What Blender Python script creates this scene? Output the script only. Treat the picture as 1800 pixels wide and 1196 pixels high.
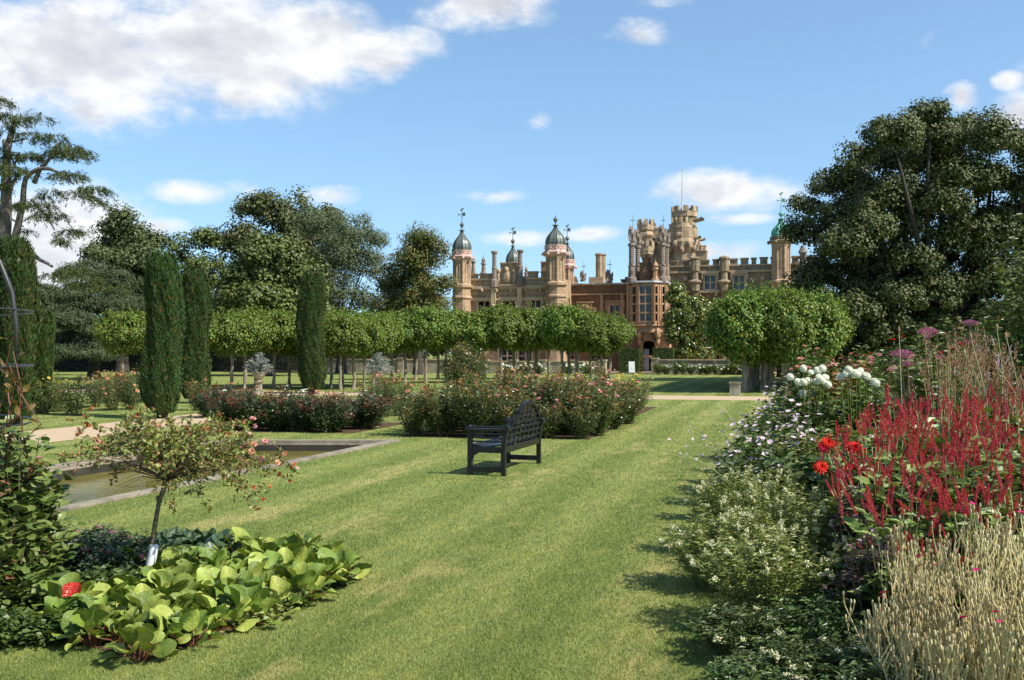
import bpy, math, random
import numpy as np
from mathutils import Vector, Matrix, Quaternion

random.seed(7)
rng = np.random.default_rng(11)
S = bpy.context.scene
for o in list(bpy.data.objects):
    bpy.data.objects.remove(o)

# ------------------------------------------------------------------ camera
F, H, YH = 1830.0, 1.75, 618.0          # focal length in photo pixels, eye height, horizon row
cam_d = bpy.data.cameras.new('camera')
cam = bpy.data.objects.new('camera', cam_d)
S.collection.objects.link(cam)
cam.location = (0, 0, H)
cam.rotation_euler = (math.radians(90), 0, 0)
cam_d.sensor_width = 36
cam_d.lens = 36 * F / 1800
cam_d.shift_y = 20 / 1800
cam_d.clip_end = 4000
cam_d.clip_start = 0.1
S.camera = cam

# ------------------------------------------------------------------ light
SUN_EL = math.radians(46)
sx, sy = 0.88, -0.475
sn = math.hypot(sx, sy)
SUN = Vector((sx / sn * math.cos(SUN_EL), sy / sn * math.cos(SUN_EL), math.sin(SUN_EL)))
sl = bpy.data.lights.new('sun', 'SUN')
sl.energy = 5.0
sl.angle = math.radians(0.55)
sl.color = (1.0, 0.94, 0.84)
so = bpy.data.objects.new('sun', sl)
so.rotation_euler = SUN.to_track_quat('Z', 'Y').to_euler()
so.location = (30, -20, 40)
S.collection.objects.link(so)

S.view_settings.view_transform = 'Standard'
S.view_settings.look = 'None'
S.view_settings.gamma = 1
S.view_settings.exposure = 0.68
S.cycles.max_bounces = 6
S.cycles.diffuse_bounces = 2
S.cycles.glossy_bounces = 2
S.cycles.transmission_bounces = 3
S.cycles.transparent_max_bounces = 4

# ------------------------------------------------------------------ node helpers
class NT:
    def __init__(s, tree):
        s.t = tree
        s.n = tree.nodes
        s.l = tree.links
    def new(s, typ, **kw):
        n = s.n.new(typ)
        for k, v in kw.items():
            if k.startswith('i_'):
                key = k[2:]
                key = int(key) if key.isdigit() else key.replace('_', ' ')
                s.set(n.inputs[key], v)
            else:
                setattr(n, k, v)
        return n
    def set(s, sock, v):
        if isinstance(v, bpy.types.NodeSocket):
            s.l.new(v, sock)
        else:
            if isinstance(v, (tuple, list)) and len(v) == 3 and sock.type == 'RGBA':
                v = (*v, 1)
            sock.default_value = v
    def math(s, op, a, b=0.0, c=0.0, clamp=False):
        n = s.n.new('ShaderNodeMath'); n.operation = op; n.use_clamp = clamp
        s.set(n.inputs[0], a); s.set(n.inputs[1], b); s.set(n.inputs[2], c)
        return n.outputs[0]
    def mix(s, f, a, b, mode='MIX'):
        n = s.n.new('ShaderNodeMix'); n.data_type = 'RGBA'; n.blend_type = mode
        s.set(n.inputs[0], f); s.set(n.inputs[6], a); s.set(n.inputs[7], b)
        return n.outputs[2]
    def ramp(s, f, stops, interp='LINEAR'):
        n = s.n.new('ShaderNodeValToRGB'); n.color_ramp.interpolation = interp
        e = n.color_ramp.elements
        while len(e) < len(stops): e.new(0.5)
        for el, (p, c) in zip(e, stops):
            el.position = p
            el.color = (*c, 1) if len(c) == 3 else c
        s.set(n.inputs[0], f)
        return n.outputs[0]
    def noise(s, vec, scale, detail=4, rough=0.6, dist=0.0):
        n = s.n.new('ShaderNodeTexNoise')
        s.set(n.inputs['Vector'], vec)
        n.inputs['Scale'].default_value = scale
        n.inputs['Detail'].default_value = detail
        n.inputs['Roughness'].default_value = rough
        n.inputs['Distortion'].default_value = dist
        return n.outputs[0]
    def smooth(s, v, a, b):
        n = s.n.new('ShaderNodeMapRange'); n.interpolation_type = 'SMOOTHSTEP'
        s.set(n.inputs[0], v); n.inputs[1].default_value = a; n.inputs[2].default_value = b
        return n.outputs[0]
    def bump(s, h, strength=0.4, dist=0.02):
        n = s.n.new('ShaderNodeBump'); s.set(n.inputs['Height'], h)
        n.inputs['Strength'].default_value = strength; n.inputs['Distance'].default_value = dist
        return n.outputs[0]

# ------------------------------------------------------------------ sky
w = bpy.data.worlds.new('World'); S.world = w; w.use_nodes = True
T = NT(w.node_tree); T.n.clear()
sky = T.new('ShaderNodeTexSky', sky_type='NISHITA', sun_disc=False)
sky.sun_elevation = SUN_EL
sky.sun_rotation = math.atan2(sx, sy)
sky.altitude = 100; sky.air_density = 1.0; sky.dust_density = 0.5; sky.ozone_density = 1.6
tc = T.new('ShaderNodeTexCoord')
sv = T.new('ShaderNodeVectorMath', operation='MULTIPLY_ADD')
T.l.new(tc.outputs['Generated'], sv.inputs[0]); sv.inputs[1].default_value = (1, 1, 0.85); sv.inputs[2].default_value = (0, 0, 0.10)
svn = T.new('ShaderNodeVectorMath', operation='NORMALIZE'); T.l.new(sv.outputs[0], svn.inputs[0]); T.l.new(svn.outputs[0], sky.inputs[0])
sep = T.new('ShaderNodeSeparateXYZ', i_0=tc.outputs['Generated'])
az = T.math('ARCTAN2', sep.outputs[0], sep.outputs[1])
el = T.math('ARCSINE', sep.outputs[2])
comb = T.new('ShaderNodeCombineXYZ', i_0=az, i_1=T.math('MULTIPLY', el, 1.7))
cv = comb.outputs[0]
n1 = T.noise(cv, 8.0, 9, 0.57, 0.15)
n2 = T.noise(cv, 30.0, 6, 0.62, 0.1)
nz = T.math('ADD', T.math('MULTIPLY', n1, 0.70), T.math('MULTIPLY', n2, 0.30))
CL = [  # px, py, rx, ry, strength : clouds by their place in the sky
    (-120, 90, 330, 125, 1.15), (130, 95, 260, 120, 1.15), (380, 85, 230, 112, 1.1), (560, 70, 140, 78, 1.1),
    (660, 92, 90, 46, 1.0), (735, 78, 60, 32, 0.62), (420, 165, 85, 42, .8), (150, 195, 110, 42, .8),
    (320, 195, 75, 26, .55),
    (860, 8, 135, 44, 0.95), (1115, 62, 60, 28, 0.72), (1688, 170, 34, 24, 0.9), (1795, 205, 60, 40, 0.95),
    (1785, 142, 32, 16, 0.7), (1270, 338, 125, 38, 0.95), (1365, 340, 70, 22, 0.7), (1240, 445, 130, 22, 0.72), (1290, 385, 80, 13, 0.6),
    (100, 395, 170, 75, 1.05), (60, 470, 170, 50, 0.9), (340, 337, 75, 20, 0.62), (430, 332, 40, 20, 0.6),
    (580, 345, 60, 22, 0.7), (290, 400, 60, 18, 0.6), (870, 345, 62, 14, 0.5), (1040, 412, 85, 17, 0.85), (905, 420, 75, 15, 0.65), (950, 214, 26, 17, 0.40),
    (1625, 60, 20, 26, 0.35), (1190, 3, 60, 12, .4), (2100, 100, 260, 60, 1.0), (-700, 200, 350, 90, 1.0), (2700, 320, 300, 60, 1.0),
]
def field(vaz, vel):
    cur = None
    for px, py, rx, ry, st in CL:
        a0 = math.atan2(px - 900, F); e0 = math.atan2(YH - py, math.hypot(F, px - 900))
        ra = rx / F * math.cos(a0) ** 2; re = ry / F
        dx = T.math('MULTIPLY', T.math('SUBTRACT', vaz, a0), 1 / ra)
        dy = T.math('MULTIPLY', T.math('SUBTRACT', vel, e0), 1 / re)
        d = T.math('ADD', T.math('MULTIPLY', dx, dx), T.math('MULTIPLY', dy, dy))
        v = T.math('MULTIPLY', T.math('SUBTRACT', 1.35, T.math('SQRT', d)), st)
        cur = v if cur is None else T.math('MAXIMUM', cur, v)
    return cur
# warp
waz = T.math('ADD', az, T.math('MULTIPLY', T.math('SUBTRACT', n1, 0.5), 0.05))
fld = field(waz, el)
dens = T.smooth(T.math('ADD', T.math('MULTIPLY', fld, 1.0), T.math('MULTIPLY', T.math('SUBTRACT', nz, 0.5), 3.4)), 0.12, 1.05)
dens = T.math('MULTIPLY', dens, T.smooth(fld, 0.0, 0.35))
# soft internal shading of the cloud: thicker = greyer
comb2 = T.new('ShaderNodeCombineXYZ', i_0=T.math('ADD', az, 0.012), i_1=T.math('MULTIPLY', T.math('ADD', el, 0.016), 1.7))
n3 = T.noise(comb2.outputs[0], 8.0, 9, 0.57, 0.15)
shade = T.math('ADD', 0.55, T.math('MULTIPLY', T.math('SUBTRACT', n1, n3), 2.6))
shade = T.math('SUBTRACT', shade, T.math('MULTIPLY', T.math('SUBTRACT', fld, 0.8), 0.55), clamp=True)
ccol = T.ramp(shade, [(0.0, (0.66, 0.67, 0.72)), (0.35, (0.80, 0.81, 0.85)), (0.65, (1.0, 1.0, 1.0))])
skyc = T.mix(1.0, sky.outputs[0], (1.02, 1.14, 1.14), 'MULTIPLY')
skys = T.new('ShaderNodeVectorMath', operation='SCALE'); T.l.new(skyc, skys.inputs[0]); skys.inputs['Scale'].default_value = 1.0
cls = T.new('ShaderNodeVectorMath', operation='SCALE'); T.l.new(ccol, cls.inputs[0]); cls.inputs['Scale'].default_value = 5.75
fin = T.mix(T.math('MULTIPLY', dens, 0.96), skys.outputs[0], cls.outputs[0])
bg = T.new('ShaderNodeBackground', i_Color=fin); bg.inputs['Strength'].default_value = 0.113
T.l.new(bg.outputs[0], T.new('ShaderNodeOutputWorld').inputs[0])

# ------------------------------------------------------------------ coordinates
def gp(px, py, z=0.0):
    Y = F * (H - z) / (py - YH)
    return ((px - 900) * Y / F, Y)
def at(px, Y):
    return (px - 900) * Y / F
def zt(py, Y):
    return H + (YH - py) * Y / F
AX = math.atan(0.27)                      # the garden's axis, clockwise from +Y
D2 = (math.sin(AX), math.cos(AX)); E2 = (math.cos(AX), -math.sin(AX))

# ------------------------------------------------------------------ mesh helpers
class Geo:
    def __init__(s):
        s.v = []; s.q = []; s.t = []; s.n = 0; s.ng = []
    def add(s, v, q=None, t=None):
        v = np.asarray(v, float).reshape(-1, 3)
        if q is not None and len(q): s.q.append(np.asarray(q, int).reshape(-1, 4) + s.n)
        if t is not None and len(t): s.t.append(np.asarray(t, int).reshape(-1, 3) + s.n)
        s.v.append(v); s.n += len(v)
        return s
    def box(s, x0, x1, y0, y1, z0, z1):
        v = [(x0,y0,z0),(x1,y0,z0),(x1,y1,z0),(x0,y1,z0),(x0,y0,z1),(x1,y0,z1),(x1,y1,z1),(x0,y1,z1)]
        return s.add(v, q=[(0,3,2,1),(4,5,6,7),(0,1,5,4),(1,2,6,5),(2,3,7,6),(3,0,4,7)])
    def beam(s, a, b, wx, wz, up=(0,0,1)):
        a = np.array(a, float); b = np.array(b, float); d = b - a; d /= np.linalg.norm(d)
        u = np.array(up, float); sd = np.cross(d, u); sd /= np.linalg.norm(sd); uu = np.cross(sd, d)
        c = []
        for p in (a, b):
            for i, j in ((-1,-1),(1,-1),(1,1),(-1,1)):
                c.append(p + sd * wx / 2 * i + uu * wz / 2 * j)
        return s.add(c, q=[(0,1,2,3),(7,6,5,4),(0,4,5,1),(1,5,6,2),(2,6,7,3),(3,7,4,0)])
    def lathe(s, cx, cy, prof, n=12, rot=0.0, sx=1, sy=1):
        v = []; q = []
        for r, z in prof:
            for i in range(n):
                a = rot + 2 * math.pi * i / n
                v.append((cx + r * sx * math.cos(a), cy + r * sy * math.sin(a), z))
        for k in range(len(prof) - 1):
            for i in range(n):
                j = (i + 1) % n
                q.append((k*n+i, k*n+j, (k+1)*n+j, (k+1)*n+i))
        m = len(v); tt = []
        v.append((cx, cy, prof[0][1])); v.append((cx, cy, prof[-1][1]))
        for i in range(n):
            j = (i + 1) % n
            tt.append((m, j, i)); tt.append((m+1, (len(prof)-1)*n+i, (len(prof)-1)*n+j))
        return s.add(v, q=q, t=tt)
    def tube(s, pts, rad, n=6):
        P = np.asarray(pts, float); m = len(P)
        R = np.full(m, rad, float) if np.isscalar(rad) else np.asarray(rad, float)
        d = np.gradient(P, axis=0); d /= np.linalg.norm(d, axis=1)[:, None] + 1e-9
        ref = np.array([0.0, 0, 1]) if abs(d[:, 2]).mean() < 0.8 else np.array([1.0, 0.1, 0])
        a = np.cross(d, ref); a /= np.linalg.norm(a, axis=1)[:, None] + 1e-9
        b = np.cross(d, a)
        th = np.arange(n) * 2 * math.pi / n
        v = P[:, None] + R[:, None, None] * (a[:, None] * np.cos(th)[None, :, None] + b[:, None] * np.sin(th)[None, :, None])
        q = []
        for k in range(m - 1):
            for i in range(n):
                j = (i + 1) % n
                q.append((k*n+i, (k+1)*n+i, (k+1)*n+j, k*n+j))
        return s.add(v.reshape(-1, 3), q=q)
    def ell(s, c, r, nu=10, nv=6, rot=None):
        v = []; q = []
        for k in range(nv + 1):
            ph = math.pi * (k + 0.02) / (nv + 0.04) - math.pi / 2
            for i in range(nu):
                a = 2 * math.pi * i / nu
                v.append((math.cos(ph)*math.cos(a)*r[0], math.cos(ph)*math.sin(a)*r[1], math.sin(ph)*r[2]))
        for k in range(nv):
            for i in range(nu):
                j = (i + 1) % nu
                q.append((k*nu+i, k*nu+j, (k+1)*nu+j, (k+1)*nu+i))
        v = np.array(v)
        if rot is not None: v = v @ np.array(rot).T
        return s.add(v + np.array(c), q=q)
    def xf(s, M):
        M = np.array(M); s.v = [v @ M[:3, :3].T + M[:3, 3] for v in s.v]; return s
    def mesh(s, name, mat, smooth=False):
        me = bpy.data.meshes.new(name)
        V = np.concatenate(s.v) if s.v else np.zeros((0, 3))
        me.vertices.add(len(V)); me.vertices.foreach_set('co', V.astype(np.float32).ravel())
        lo = []; st = []; tot = []; k = 0
        if s.q:
            Q = np.concatenate(s.q); lo.append(Q.ravel()); st.append(k + np.arange(len(Q)) * 4); k += Q.size
        if s.t:
            Tt = np.concatenate(s.t); lo.append(Tt.ravel()); st.append(k + np.arange(len(Tt)) * 3); k += Tt.size
        lo = np.concatenate(lo); st = np.concatenate(st)
        me.loops.add(len(lo)); me.loops.foreach_set('vertex_index', lo.astype(np.int32))
        me.polygons.add(len(st)); me.polygons.foreach_set('loop_start', st.astype(np.int32))
        me.update(calc_edges=True); me.validate()
        me.polygons.foreach_set('use_smooth', [smooth] * len(me.polygons))
        me.materials.append(mat)
        return me

def obj(name, me, parent=None, **props):
    o = bpy.data.objects.new(name, me); S.collection.objects.link(o)
    if parent is not None: o.parent = parent
    for k, v in props.items(): o[k] = v
    return o
def empty(name, label, cat, loc=(0, 0, 0), rz=0.0, group=None):
    o = obj(name, None); o.location = loc; o.rotation_euler = (0, 0, rz)
    o.empty_display_size = 0.3
    o['label'] = label; o['category'] = cat
    if group: o['group'] = group
    return o
def tag(o, label, cat, group=None):
    o['label'] = label; o['category'] = cat
    if group: o['group'] = group
    return o
def part(name, g, mat, parent, smooth=False):
    return obj(name, g.mesh(name, mat, smooth), parent)
KIDS = {}
def kids(o):
    return [c for c in o.children]
def copy_tree(o, parent=None):
    c = o.copy(); S.collection.objects.link(c); c.parent = parent
    for ch in o.children: copy_tree(ch, c)
    return c
def clone(proto, loc, rz, sc, label, group=None):
    c = copy_tree(proto); c.location = loc; c.rotation_euler = (0, 0, rz)
    c.scale = (sc, sc, sc) if np.isscalar(sc) else sc
    c['label'] = label
    if group: c['group'] = group
    return c
ORD = ['first', 'second', 'third', 'fourth', 'fifth', 'sixth', 'seventh', 'eighth', 'ninth', 'tenth', 'eleventh', 'twelfth', 'thirteenth', 'fourteenth', 'fifteenth', 'sixteenth']

def unit(n):
    v = rng.normal(size=(n, 3)); return v / np.linalg.norm(v, axis=1)[:, None]
def norm(v):
    return v / (np.linalg.norm(v, axis=-1, keepdims=True) + 1e-9)
def leaves(g, P, Dr, N, L, W, fold=0.12, curl=0.1):
    """one folded rhombic leaf per row"""
    n = len(P); Dr = norm(Dr); Sd = norm(np.cross(Dr, N)); N = np.cross(Sd, Dr)
    L = np.broadcast_to(np.asarray(L, float), (n,))[:, None]; W = np.broadcast_to(np.asarray(W, float), (n,))[:, None]
    v = np.stack([P, P + Dr*L*0.45 + Sd*W*0.5 + N*fold*W, P + Dr*L - N*curl*L, P + Dr*L*0.45 - Sd*W*0.5 + N*fold*W], 1)
    q = np.arange(4*n).reshape(n, 4)
    g.add(v.reshape(-1, 3), q=q)
def leaves_hi(g, P, Dr, N, L, W, fold=0.15, curl=0.15):
    n = len(P); Dr = norm(Dr); Sd = norm(np.cross(Dr, N)); N = np.cross(Sd, Dr)
    L = np.broadcast_to(np.asarray(L, float), (n,))[:, None]; W = np.broadcast_to(np.asarray(W, float), (n,))[:, None]
    f = lambda a, b, c: P + Dr*L*a + Sd*W*b + N*(c*L)
    v = np.stack([P, f(.35,0,.03), f(.72,0,-curl*.35), f(1,0,-curl), f(.28,.46,fold*.6), f(.66,.38,fold*.5-curl*.3), f(.28,-.46,fold*.6), f(.66,-.38,fold*.5-curl*.3)], 1)
    b = np.arange(n)[:, None] * 8
    q = np.concatenate([b + np.array([1,4,5,2]), b + np.array([1,2,7,6])])
    t = np.concatenate([b + np.array([0,4,1]), b + np.array([2,5,3]), b + np.array([0,1,6]), b + np.array([2,3,7])])
    g.add(v.reshape(-1, 3), q=q, t=t)

# ------------------------------------------------------------------ materials
def mat_base(name):
    m = bpy.data.materials.new(name); m.use_nodes = True
    t = NT(m.node_tree); t.n.clear()
    out = t.new('ShaderNodeOutputMaterial')
    p = t.new('ShaderNodeBsdfPrincipled')
    t.l.new(p.outputs[0], out.inputs[0])
    tc = t.new('ShaderNodeTexCoord')
    return m, t, p, out, tc
def leaf_mat(name, dark, mid, light, trans=0.28, rough=0.42, spec=0.35, odd=None, oddp=0.93, nscale=1.2):
    m, t, p, out, tc = mat_base(name)
    g = t.new('ShaderNodeNewGeometry')
    r = g.outputs['Random Per Island']
    oi = t.new('ShaderNodeObjectInfo')
    stops = [(0.0, dark), (0.5, mid), (1.0, light)]
    nn = t.noise(tc.outputs['Object'], nscale, 2, 0.5)
    f = t.math('ADD', t.math('MULTIPLY', r, 0.62), t.math('MULTIPLY', t.math('SUBTRACT', nn, 0.22), 0.62), clamp=True)
    c = t.ramp(f, stops)
    if odd:
        c = t.mix(t.math('GREATER_THAN', t.math('FRACT', t.math('MULTIPLY', r, 37.3)), oddp), c, odd)
    hsv = t.new('ShaderNodeHueSaturation', i_Color=c)
    t.set(hsv.inputs['Value'], t.math('ADD', 0.9, t.math('MULTIPLY', oi.outputs['Random'], 0.2)))
    t.set(hsv.inputs['Hue'], t.math('ADD', 0.49, t.math('MULTIPLY', oi.outputs['Random'], 0.02)))
    c = hsv.outputs[0]
    t.set(p.inputs['Base Color'], c)
    p.inputs['Roughness'].default_value = rough
    p.inputs['Specular IOR Level'].default_value = spec
    trans *= .75
    if trans > 0:
        tr = t.new('ShaderNodeBsdfTranslucent'); t.set(tr.inputs[0], t.mix(1.0, c, (1.25, 1.25, 0.55), 'MULTIPLY'))
        mx = t.new('ShaderNodeMixShader'); mx.inputs[0].default_value = trans
        t.l.new(p.outputs[0], mx.inputs[1]); t.l.new(tr.outputs[0], mx.inputs[2]); t.l.new(mx.outputs[0], out.inputs[0])
    return m
def flower_mat(name, a, b, rough=0.6, trans=0.25):
    return leaf_mat(name, a, tuple((x + y) / 2 for x, y in zip(a, b)), b, trans, rough, 0.2, nscale=6)
def plain(name, col, rough=0.7, spec=0.3, var=0.25, nscale=6, bump=0.3, bd=0.01, metallic=0, col2=None):
    m, t, p, out, tc = mat_base(name)
    nn = t.noise(tc.outputs['Object'], nscale, 6, 0.65)
    c2 = col2 or tuple(x * (1 - var) for x in col)
    c = t.ramp(nn, [(0.3, c2), (0.7, col)])
    t.set(p.inputs['Base Color'], c)
    p.inputs['Roughness'].default_value = rough; p.inputs['Specular IOR Level'].default_value = spec
    p.inputs['Metallic'].default_value = metallic
    if bump: t.set(p.inputs['Normal'], t.bump(nn, bump, bd))
    return m
def stone_mat(name, c1, c2, c3, course=0.3, joints=True):
    m, t, p, out, tc = mat_base(name)
    v = tc.outputs['Object']
    a = t.noise(v, 0.35, 5, 0.65); b = t.noise(v, 3.0, 5, 0.7)
    mp = t.new('ShaderNodeMapping', i_Vector=v); mp.inputs['Scale'].default_value = (2.2, 2.2, 0.18)
    st = t.noise(mp.outputs[0], 1.0, 5, 0.6)
    f = t.math('ADD', t.math('MULTIPLY', a, 0.5), t.math('MULTIPLY', st, 0.5))
    c = t.ramp(f, [(0.32, c3), (0.5, c2), (0.66, c1)])
    c = t.mix(t.smooth(b, 0.35, 0.75), t.mix(1.0, c, (0.72, 0.70, 0.68), 'MULTIPLY'), c)
    t.set(p.inputs['Base Color'], c)
    h = b
    if joints:
        sp = t.new('ShaderNodeSeparateXYZ', i_0=v)
        cb = t.new('ShaderNodeCombineXYZ', i_0=t.math('ADD', sp.outputs[0], sp.outputs[1]), i_1=sp.outputs[2])
        br = t.new('ShaderNodeTexBrick', i_Vector=cb.outputs[0])
        br.inputs['Scale'].default_value = 1.0; br.inputs['Brick Width'].default_value = course * 2; br.inputs['Row Height'].default_value = course
        br.inputs['Mortar Size'].default_value = 0.015
        br.inputs['Color1'].default_value = (0.85, 0.85, 0.85, 1); br.inputs['Color2'].default_value = (1.08, 1.05, 1.0, 1); br.inputs['Mortar'].default_value = (0.7, 0.68, 0.66, 1)
        c = t.mix(0.85, c, br.outputs[0], 'MULTIPLY')
        t.set(p.inputs['Base Color'], c)
    t.set(p.inputs['Normal'], t.bump(h, 0.5, 0.05))
    p.inputs['Roughness'].default_value = 0.9; p.inputs['Specular IOR Level'].default_value = 0.15
    return m
def bark(name, a, b):
    m, t, p, out, tc = mat_base(name)
    mp = t.new('ShaderNodeMapping', i_Vector=tc.outputs['Object']); mp.inputs['Scale'].default_value = (9, 9, 2.2)
    n = t.noise(mp.outputs[0], 1.3, 6, 0.7)
    t.set(p.inputs['Base Color'], t.ramp(n, [(0.35, a), (0.62, b)]))
    t.set(p.inputs['Normal'], t.bump(n, 0.8, 0.05)); p.inputs['Roughness'].default_value = 0.9
    return m

M = {}
M['lime'] = leaf_mat('lime_leaves', (.036,.074,.010), (.105,.168,.022), (.240,.290,.046), .30, .46, .3, odd=(.24,.20,.03), oddp=.95)
M['oak'] = leaf_mat('oak_leaves', (.032,.046,.013), (.072,.088,.025), (.150,.150,.048), .15, .5, .3)
M['maple'] = leaf_mat('maple_leaves', (.045,.075,.015), (.09,.125,.028), (.155,.18,.045), .2, .48, .35)
M['ash'] = leaf_mat('ash_leaves', (.055,.085,.040), (.10,.13,.060), (.16,.185,.09), .2, .5, .3)
M['birch'] = leaf_mat('beech_leaves', (.045,.065,.015), (.090,.105,.025), (.15,.13,.03), .2, .5, .3, odd=(.17,.10,.02), oddp=.86)
M['beech'] = leaf_mat('dark_beech_leaves', (.035,.058,.018), (.07,.10,.03), (.13,.155,.05), .15, .5, .3)
M['conifer'] = leaf_mat('conifer_needles', (.025,.042,.02), (.055,.078,.034), (.12,.14,.055), .05, .6, .2)
M['cedar'] = leaf_mat('cedar_needles', (.025,.045,.018), (.06,.085,.026), (.14,.155,.04), .05, .6, .2)
M['yew'] = leaf_mat('yew_needles', (.020,.045,.012), (.040,.075,.018), (.075,.115,.025), .08, .55, .25, odd=(.15,.075,.02), oddp=.95)
M['magnolia'] = leaf_mat('magnolia_leaves', (.040,.070,.010), (.09,.125,.018), (.17,.17,.025), .12, .28, .6, odd=(.28,.20,.03), oddp=.86)
M['hedge'] = leaf_mat('hedge_leaves', (.03,.06,.012), (.055,.09,.018), (.09,.13,.03), .15, .5, .3)
M['rose_leaf'] = leaf_mat('rose_leaves', (.042,.075,.016), (.085,.125,.028), (.16,.20,.06), .18, .34, .5, odd=(.12,.045,.03), oddp=.93)
M['rose_dark'] = leaf_mat('dark_rose_leaves', (.022,.045,.014), (.045,.075,.024), (.085,.12,.045), .15, .30, .55)
M['rose_yel'] = leaf_mat('pale_rose_leaves', (.055,.085,.018), (.115,.150,.035), (.20,.22,.06), .2, .4, .4)
M['shoot'] = leaf_mat('red_shoots', (.085,.028,.018), (.15,.052,.030), (.22,.11,.05), .25, .45, .3)
M['bronze'] = leaf_mat('bronze_leaves', (.10,.055,.015), (.18,.12,.03), (.27,.19,.06), .25, .45, .3)
M['stdleaf'] = leaf_mat('standard_rose_leaves', (.08,.11,.02), (.17,.20,.04), (.31,.31,.09), .25, .4, .35, odd=(.26,.12,.04), oddp=.86)
M['silver'] = leaf_mat('silver_leaves', (.20,.23,.20), (.32,.35,.31), (.45,.47,.43), .1, .7, .2)
M['bergenia'] = leaf_mat('bergenia_leaves', (.055,.10,.015), (.17,.235,.036), (.38,.41,.09), .22, .48, .35, nscale=7, odd=(.24,.10,.03), oddp=.955)
_m = M['bergenia']; _t = NT(_m.node_tree); _p = [n for n in _t.n if n.type == 'BSDF_PRINCIPLED'][0]
_tc = [n for n in _t.n if n.type == 'TEX_COORD'][0]
_v = _t.n.new('ShaderNodeTexVoronoi'); _v.feature = 'DISTANCE_TO_EDGE'; _v.inputs['Scale'].default_value = 38; _t.l.new(_tc.outputs['Object'], _v.inputs['Vector'])
_t.set(_p.inputs['Normal'], _t.bump(_t.smooth(_v.outputs['Distance'], 0, .12), .5, .004))
_sp = _t.noise(_tc.outputs['Object'], 55, 4, .7)
_c = _p.inputs['Base Color'].links[0].from_socket
_t.set(_p.inputs['Base Color'], _t.mix(_t.smooth(_sp, .62, .72), _t.mix(_t.smooth(_v.outputs['Distance'], 0.0, .10), _t.mix(1.0, _c, (1.35, 1.3, 1.2), 'MULTIPLY'), _c), (.20, .12, .04)))
M['bergred'] = leaf_mat('red_bergenia_leaf', (.45,.02,.012), (.52,.03,.02), (.6,.05,.03), .3, .4, .4)
_m = M['bergred']; _t = NT(_m.node_tree); _p = [n for n in _t.n if n.type == 'BSDF_PRINCIPLED'][0]; _tc = [n for n in _t.n if n.type == 'TEX_COORD'][0]
_v = _t.n.new('ShaderNodeTexVoronoi'); _v.feature = 'DISTANCE_TO_EDGE'; _v.inputs['Scale'].default_value = 42; _t.l.new(_tc.outputs['Object'], _v.inputs['Vector'])
_c = _p.inputs['Base Color'].links[0].from_socket
_t.set(_p.inputs['Base Color'], _t.mix(_t.smooth(_v.outputs['Distance'], 0.0, .14), _t.mix(1.0, _c, (.45, .5, .5), 'MULTIPLY'), _c)); _t.set(_p.inputs['Normal'], _t.bump(_t.smooth(_v.outputs['Distance'], 0, .14), .7, .006))
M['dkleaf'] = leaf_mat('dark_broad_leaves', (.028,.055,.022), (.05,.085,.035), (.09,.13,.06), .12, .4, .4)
M['ground'] = leaf_mat('ground_cover_leaves', (.03,.06,.012), (.065,.11,.022), (.12,.17,.04), .18, .45, .35)
M['climber'] = leaf_mat('climber_leaves', (.045,.085,.018), (.095,.145,.03), (.19,.24,.07), .22, .38, .45, odd=(.20,.10,.05), oddp=.95)
M['border'] = leaf_mat('border_leaves', (.045,.08,.016), (.10,.15,.032), (.19,.23,.06), .2, .45, .35, nscale=2.5)
M['border_yel'] = leaf_mat('yellow_green_leaves', (.10,.14,.028), (.20,.235,.055), (.38,.38,.15), .25, .45, .35)
M['border_dk'] = leaf_mat('dark_or_shaded_leaves', (.032,.062,.016), (.072,.112,.028), (.135,.175,.055), .15, .45, .35)  # naturally dark foliage, and painted shade on the low front clumps
M['purpleleaf'] = leaf_mat('purple_leaves', (.02,.012,.012), (.045,.025,.022), (.085,.05,.04), .1, .45, .35)
M['persleaf'] = leaf_mat('persicaria_leaves', (.07,.12,.022), (.15,.21,.045), (.27,.32,.10), .22, .4, .4)
M['grass_pl'] = leaf_mat('plume_grass', (.20,.095,.05), (.32,.18,.10), (.46,.32,.20), .2, .7, .2)
M['lych'] = leaf_mat('dry_campion_stems', (.30,.24,.10), (.50,.42,.20), (.72,.64,.38), .1, .7, .2, nscale=3)
M['lychl'] = leaf_mat('campion_leaves', (.14,.17,.11), (.26,.29,.19), (.40,.42,.30), .15, .7, .2)
M['stem'] = leaf_mat('green_stems', (.06,.09,.02), (.11,.15,.035), (.18,.22,.06), .0, .6, .3)
M['stem_pale'] = leaf_mat('pale_stems', (.22,.24,.10), (.32,.33,.15), (.45,.44,.24), .0, .6, .3)
M['cane'] = plain('rose_canes', (.22,.16,.095), .8, .2, .5, 20)
M['f_red'] = flower_mat('crimson_spikes', (.30,.016,.032), (.62,.080,.095), .5, .18)
M['f_scarlet'] = flower_mat('scarlet_petals', (.42,.003,.004), (.58,.004,.006), .6, .0)
M['f_white'] = flower_mat('white_petals', (.72,.74,.66), (.88,.88,.84), .6, .25)
M['f_pink'] = flower_mat('pink_petals', (.62,.20,.25), (.80,.45,.45), .6, .3)
M['f_peach'] = flower_mat('peach_petals', (.66,.26,.14), (.82,.48,.32), .6, .3)
M['f_yellow'] = flower_mat('yellow_petals', (.74,.52,.05), (.85,.72,.22), .6, .3)
M['f_lilac'] = flower_mat('lilac_petals', (.55,.36,.48), (.80,.66,.74), .6, .3)
M['f_purple'] = flower_mat('purple_florets', (.28,.06,.13), (.50,.18,.30), .6, .2)
M['f_mag'] = flower_mat('magenta_petals', (.50,.01,.13), (.70,.03,.22), .5, .3)
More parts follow.
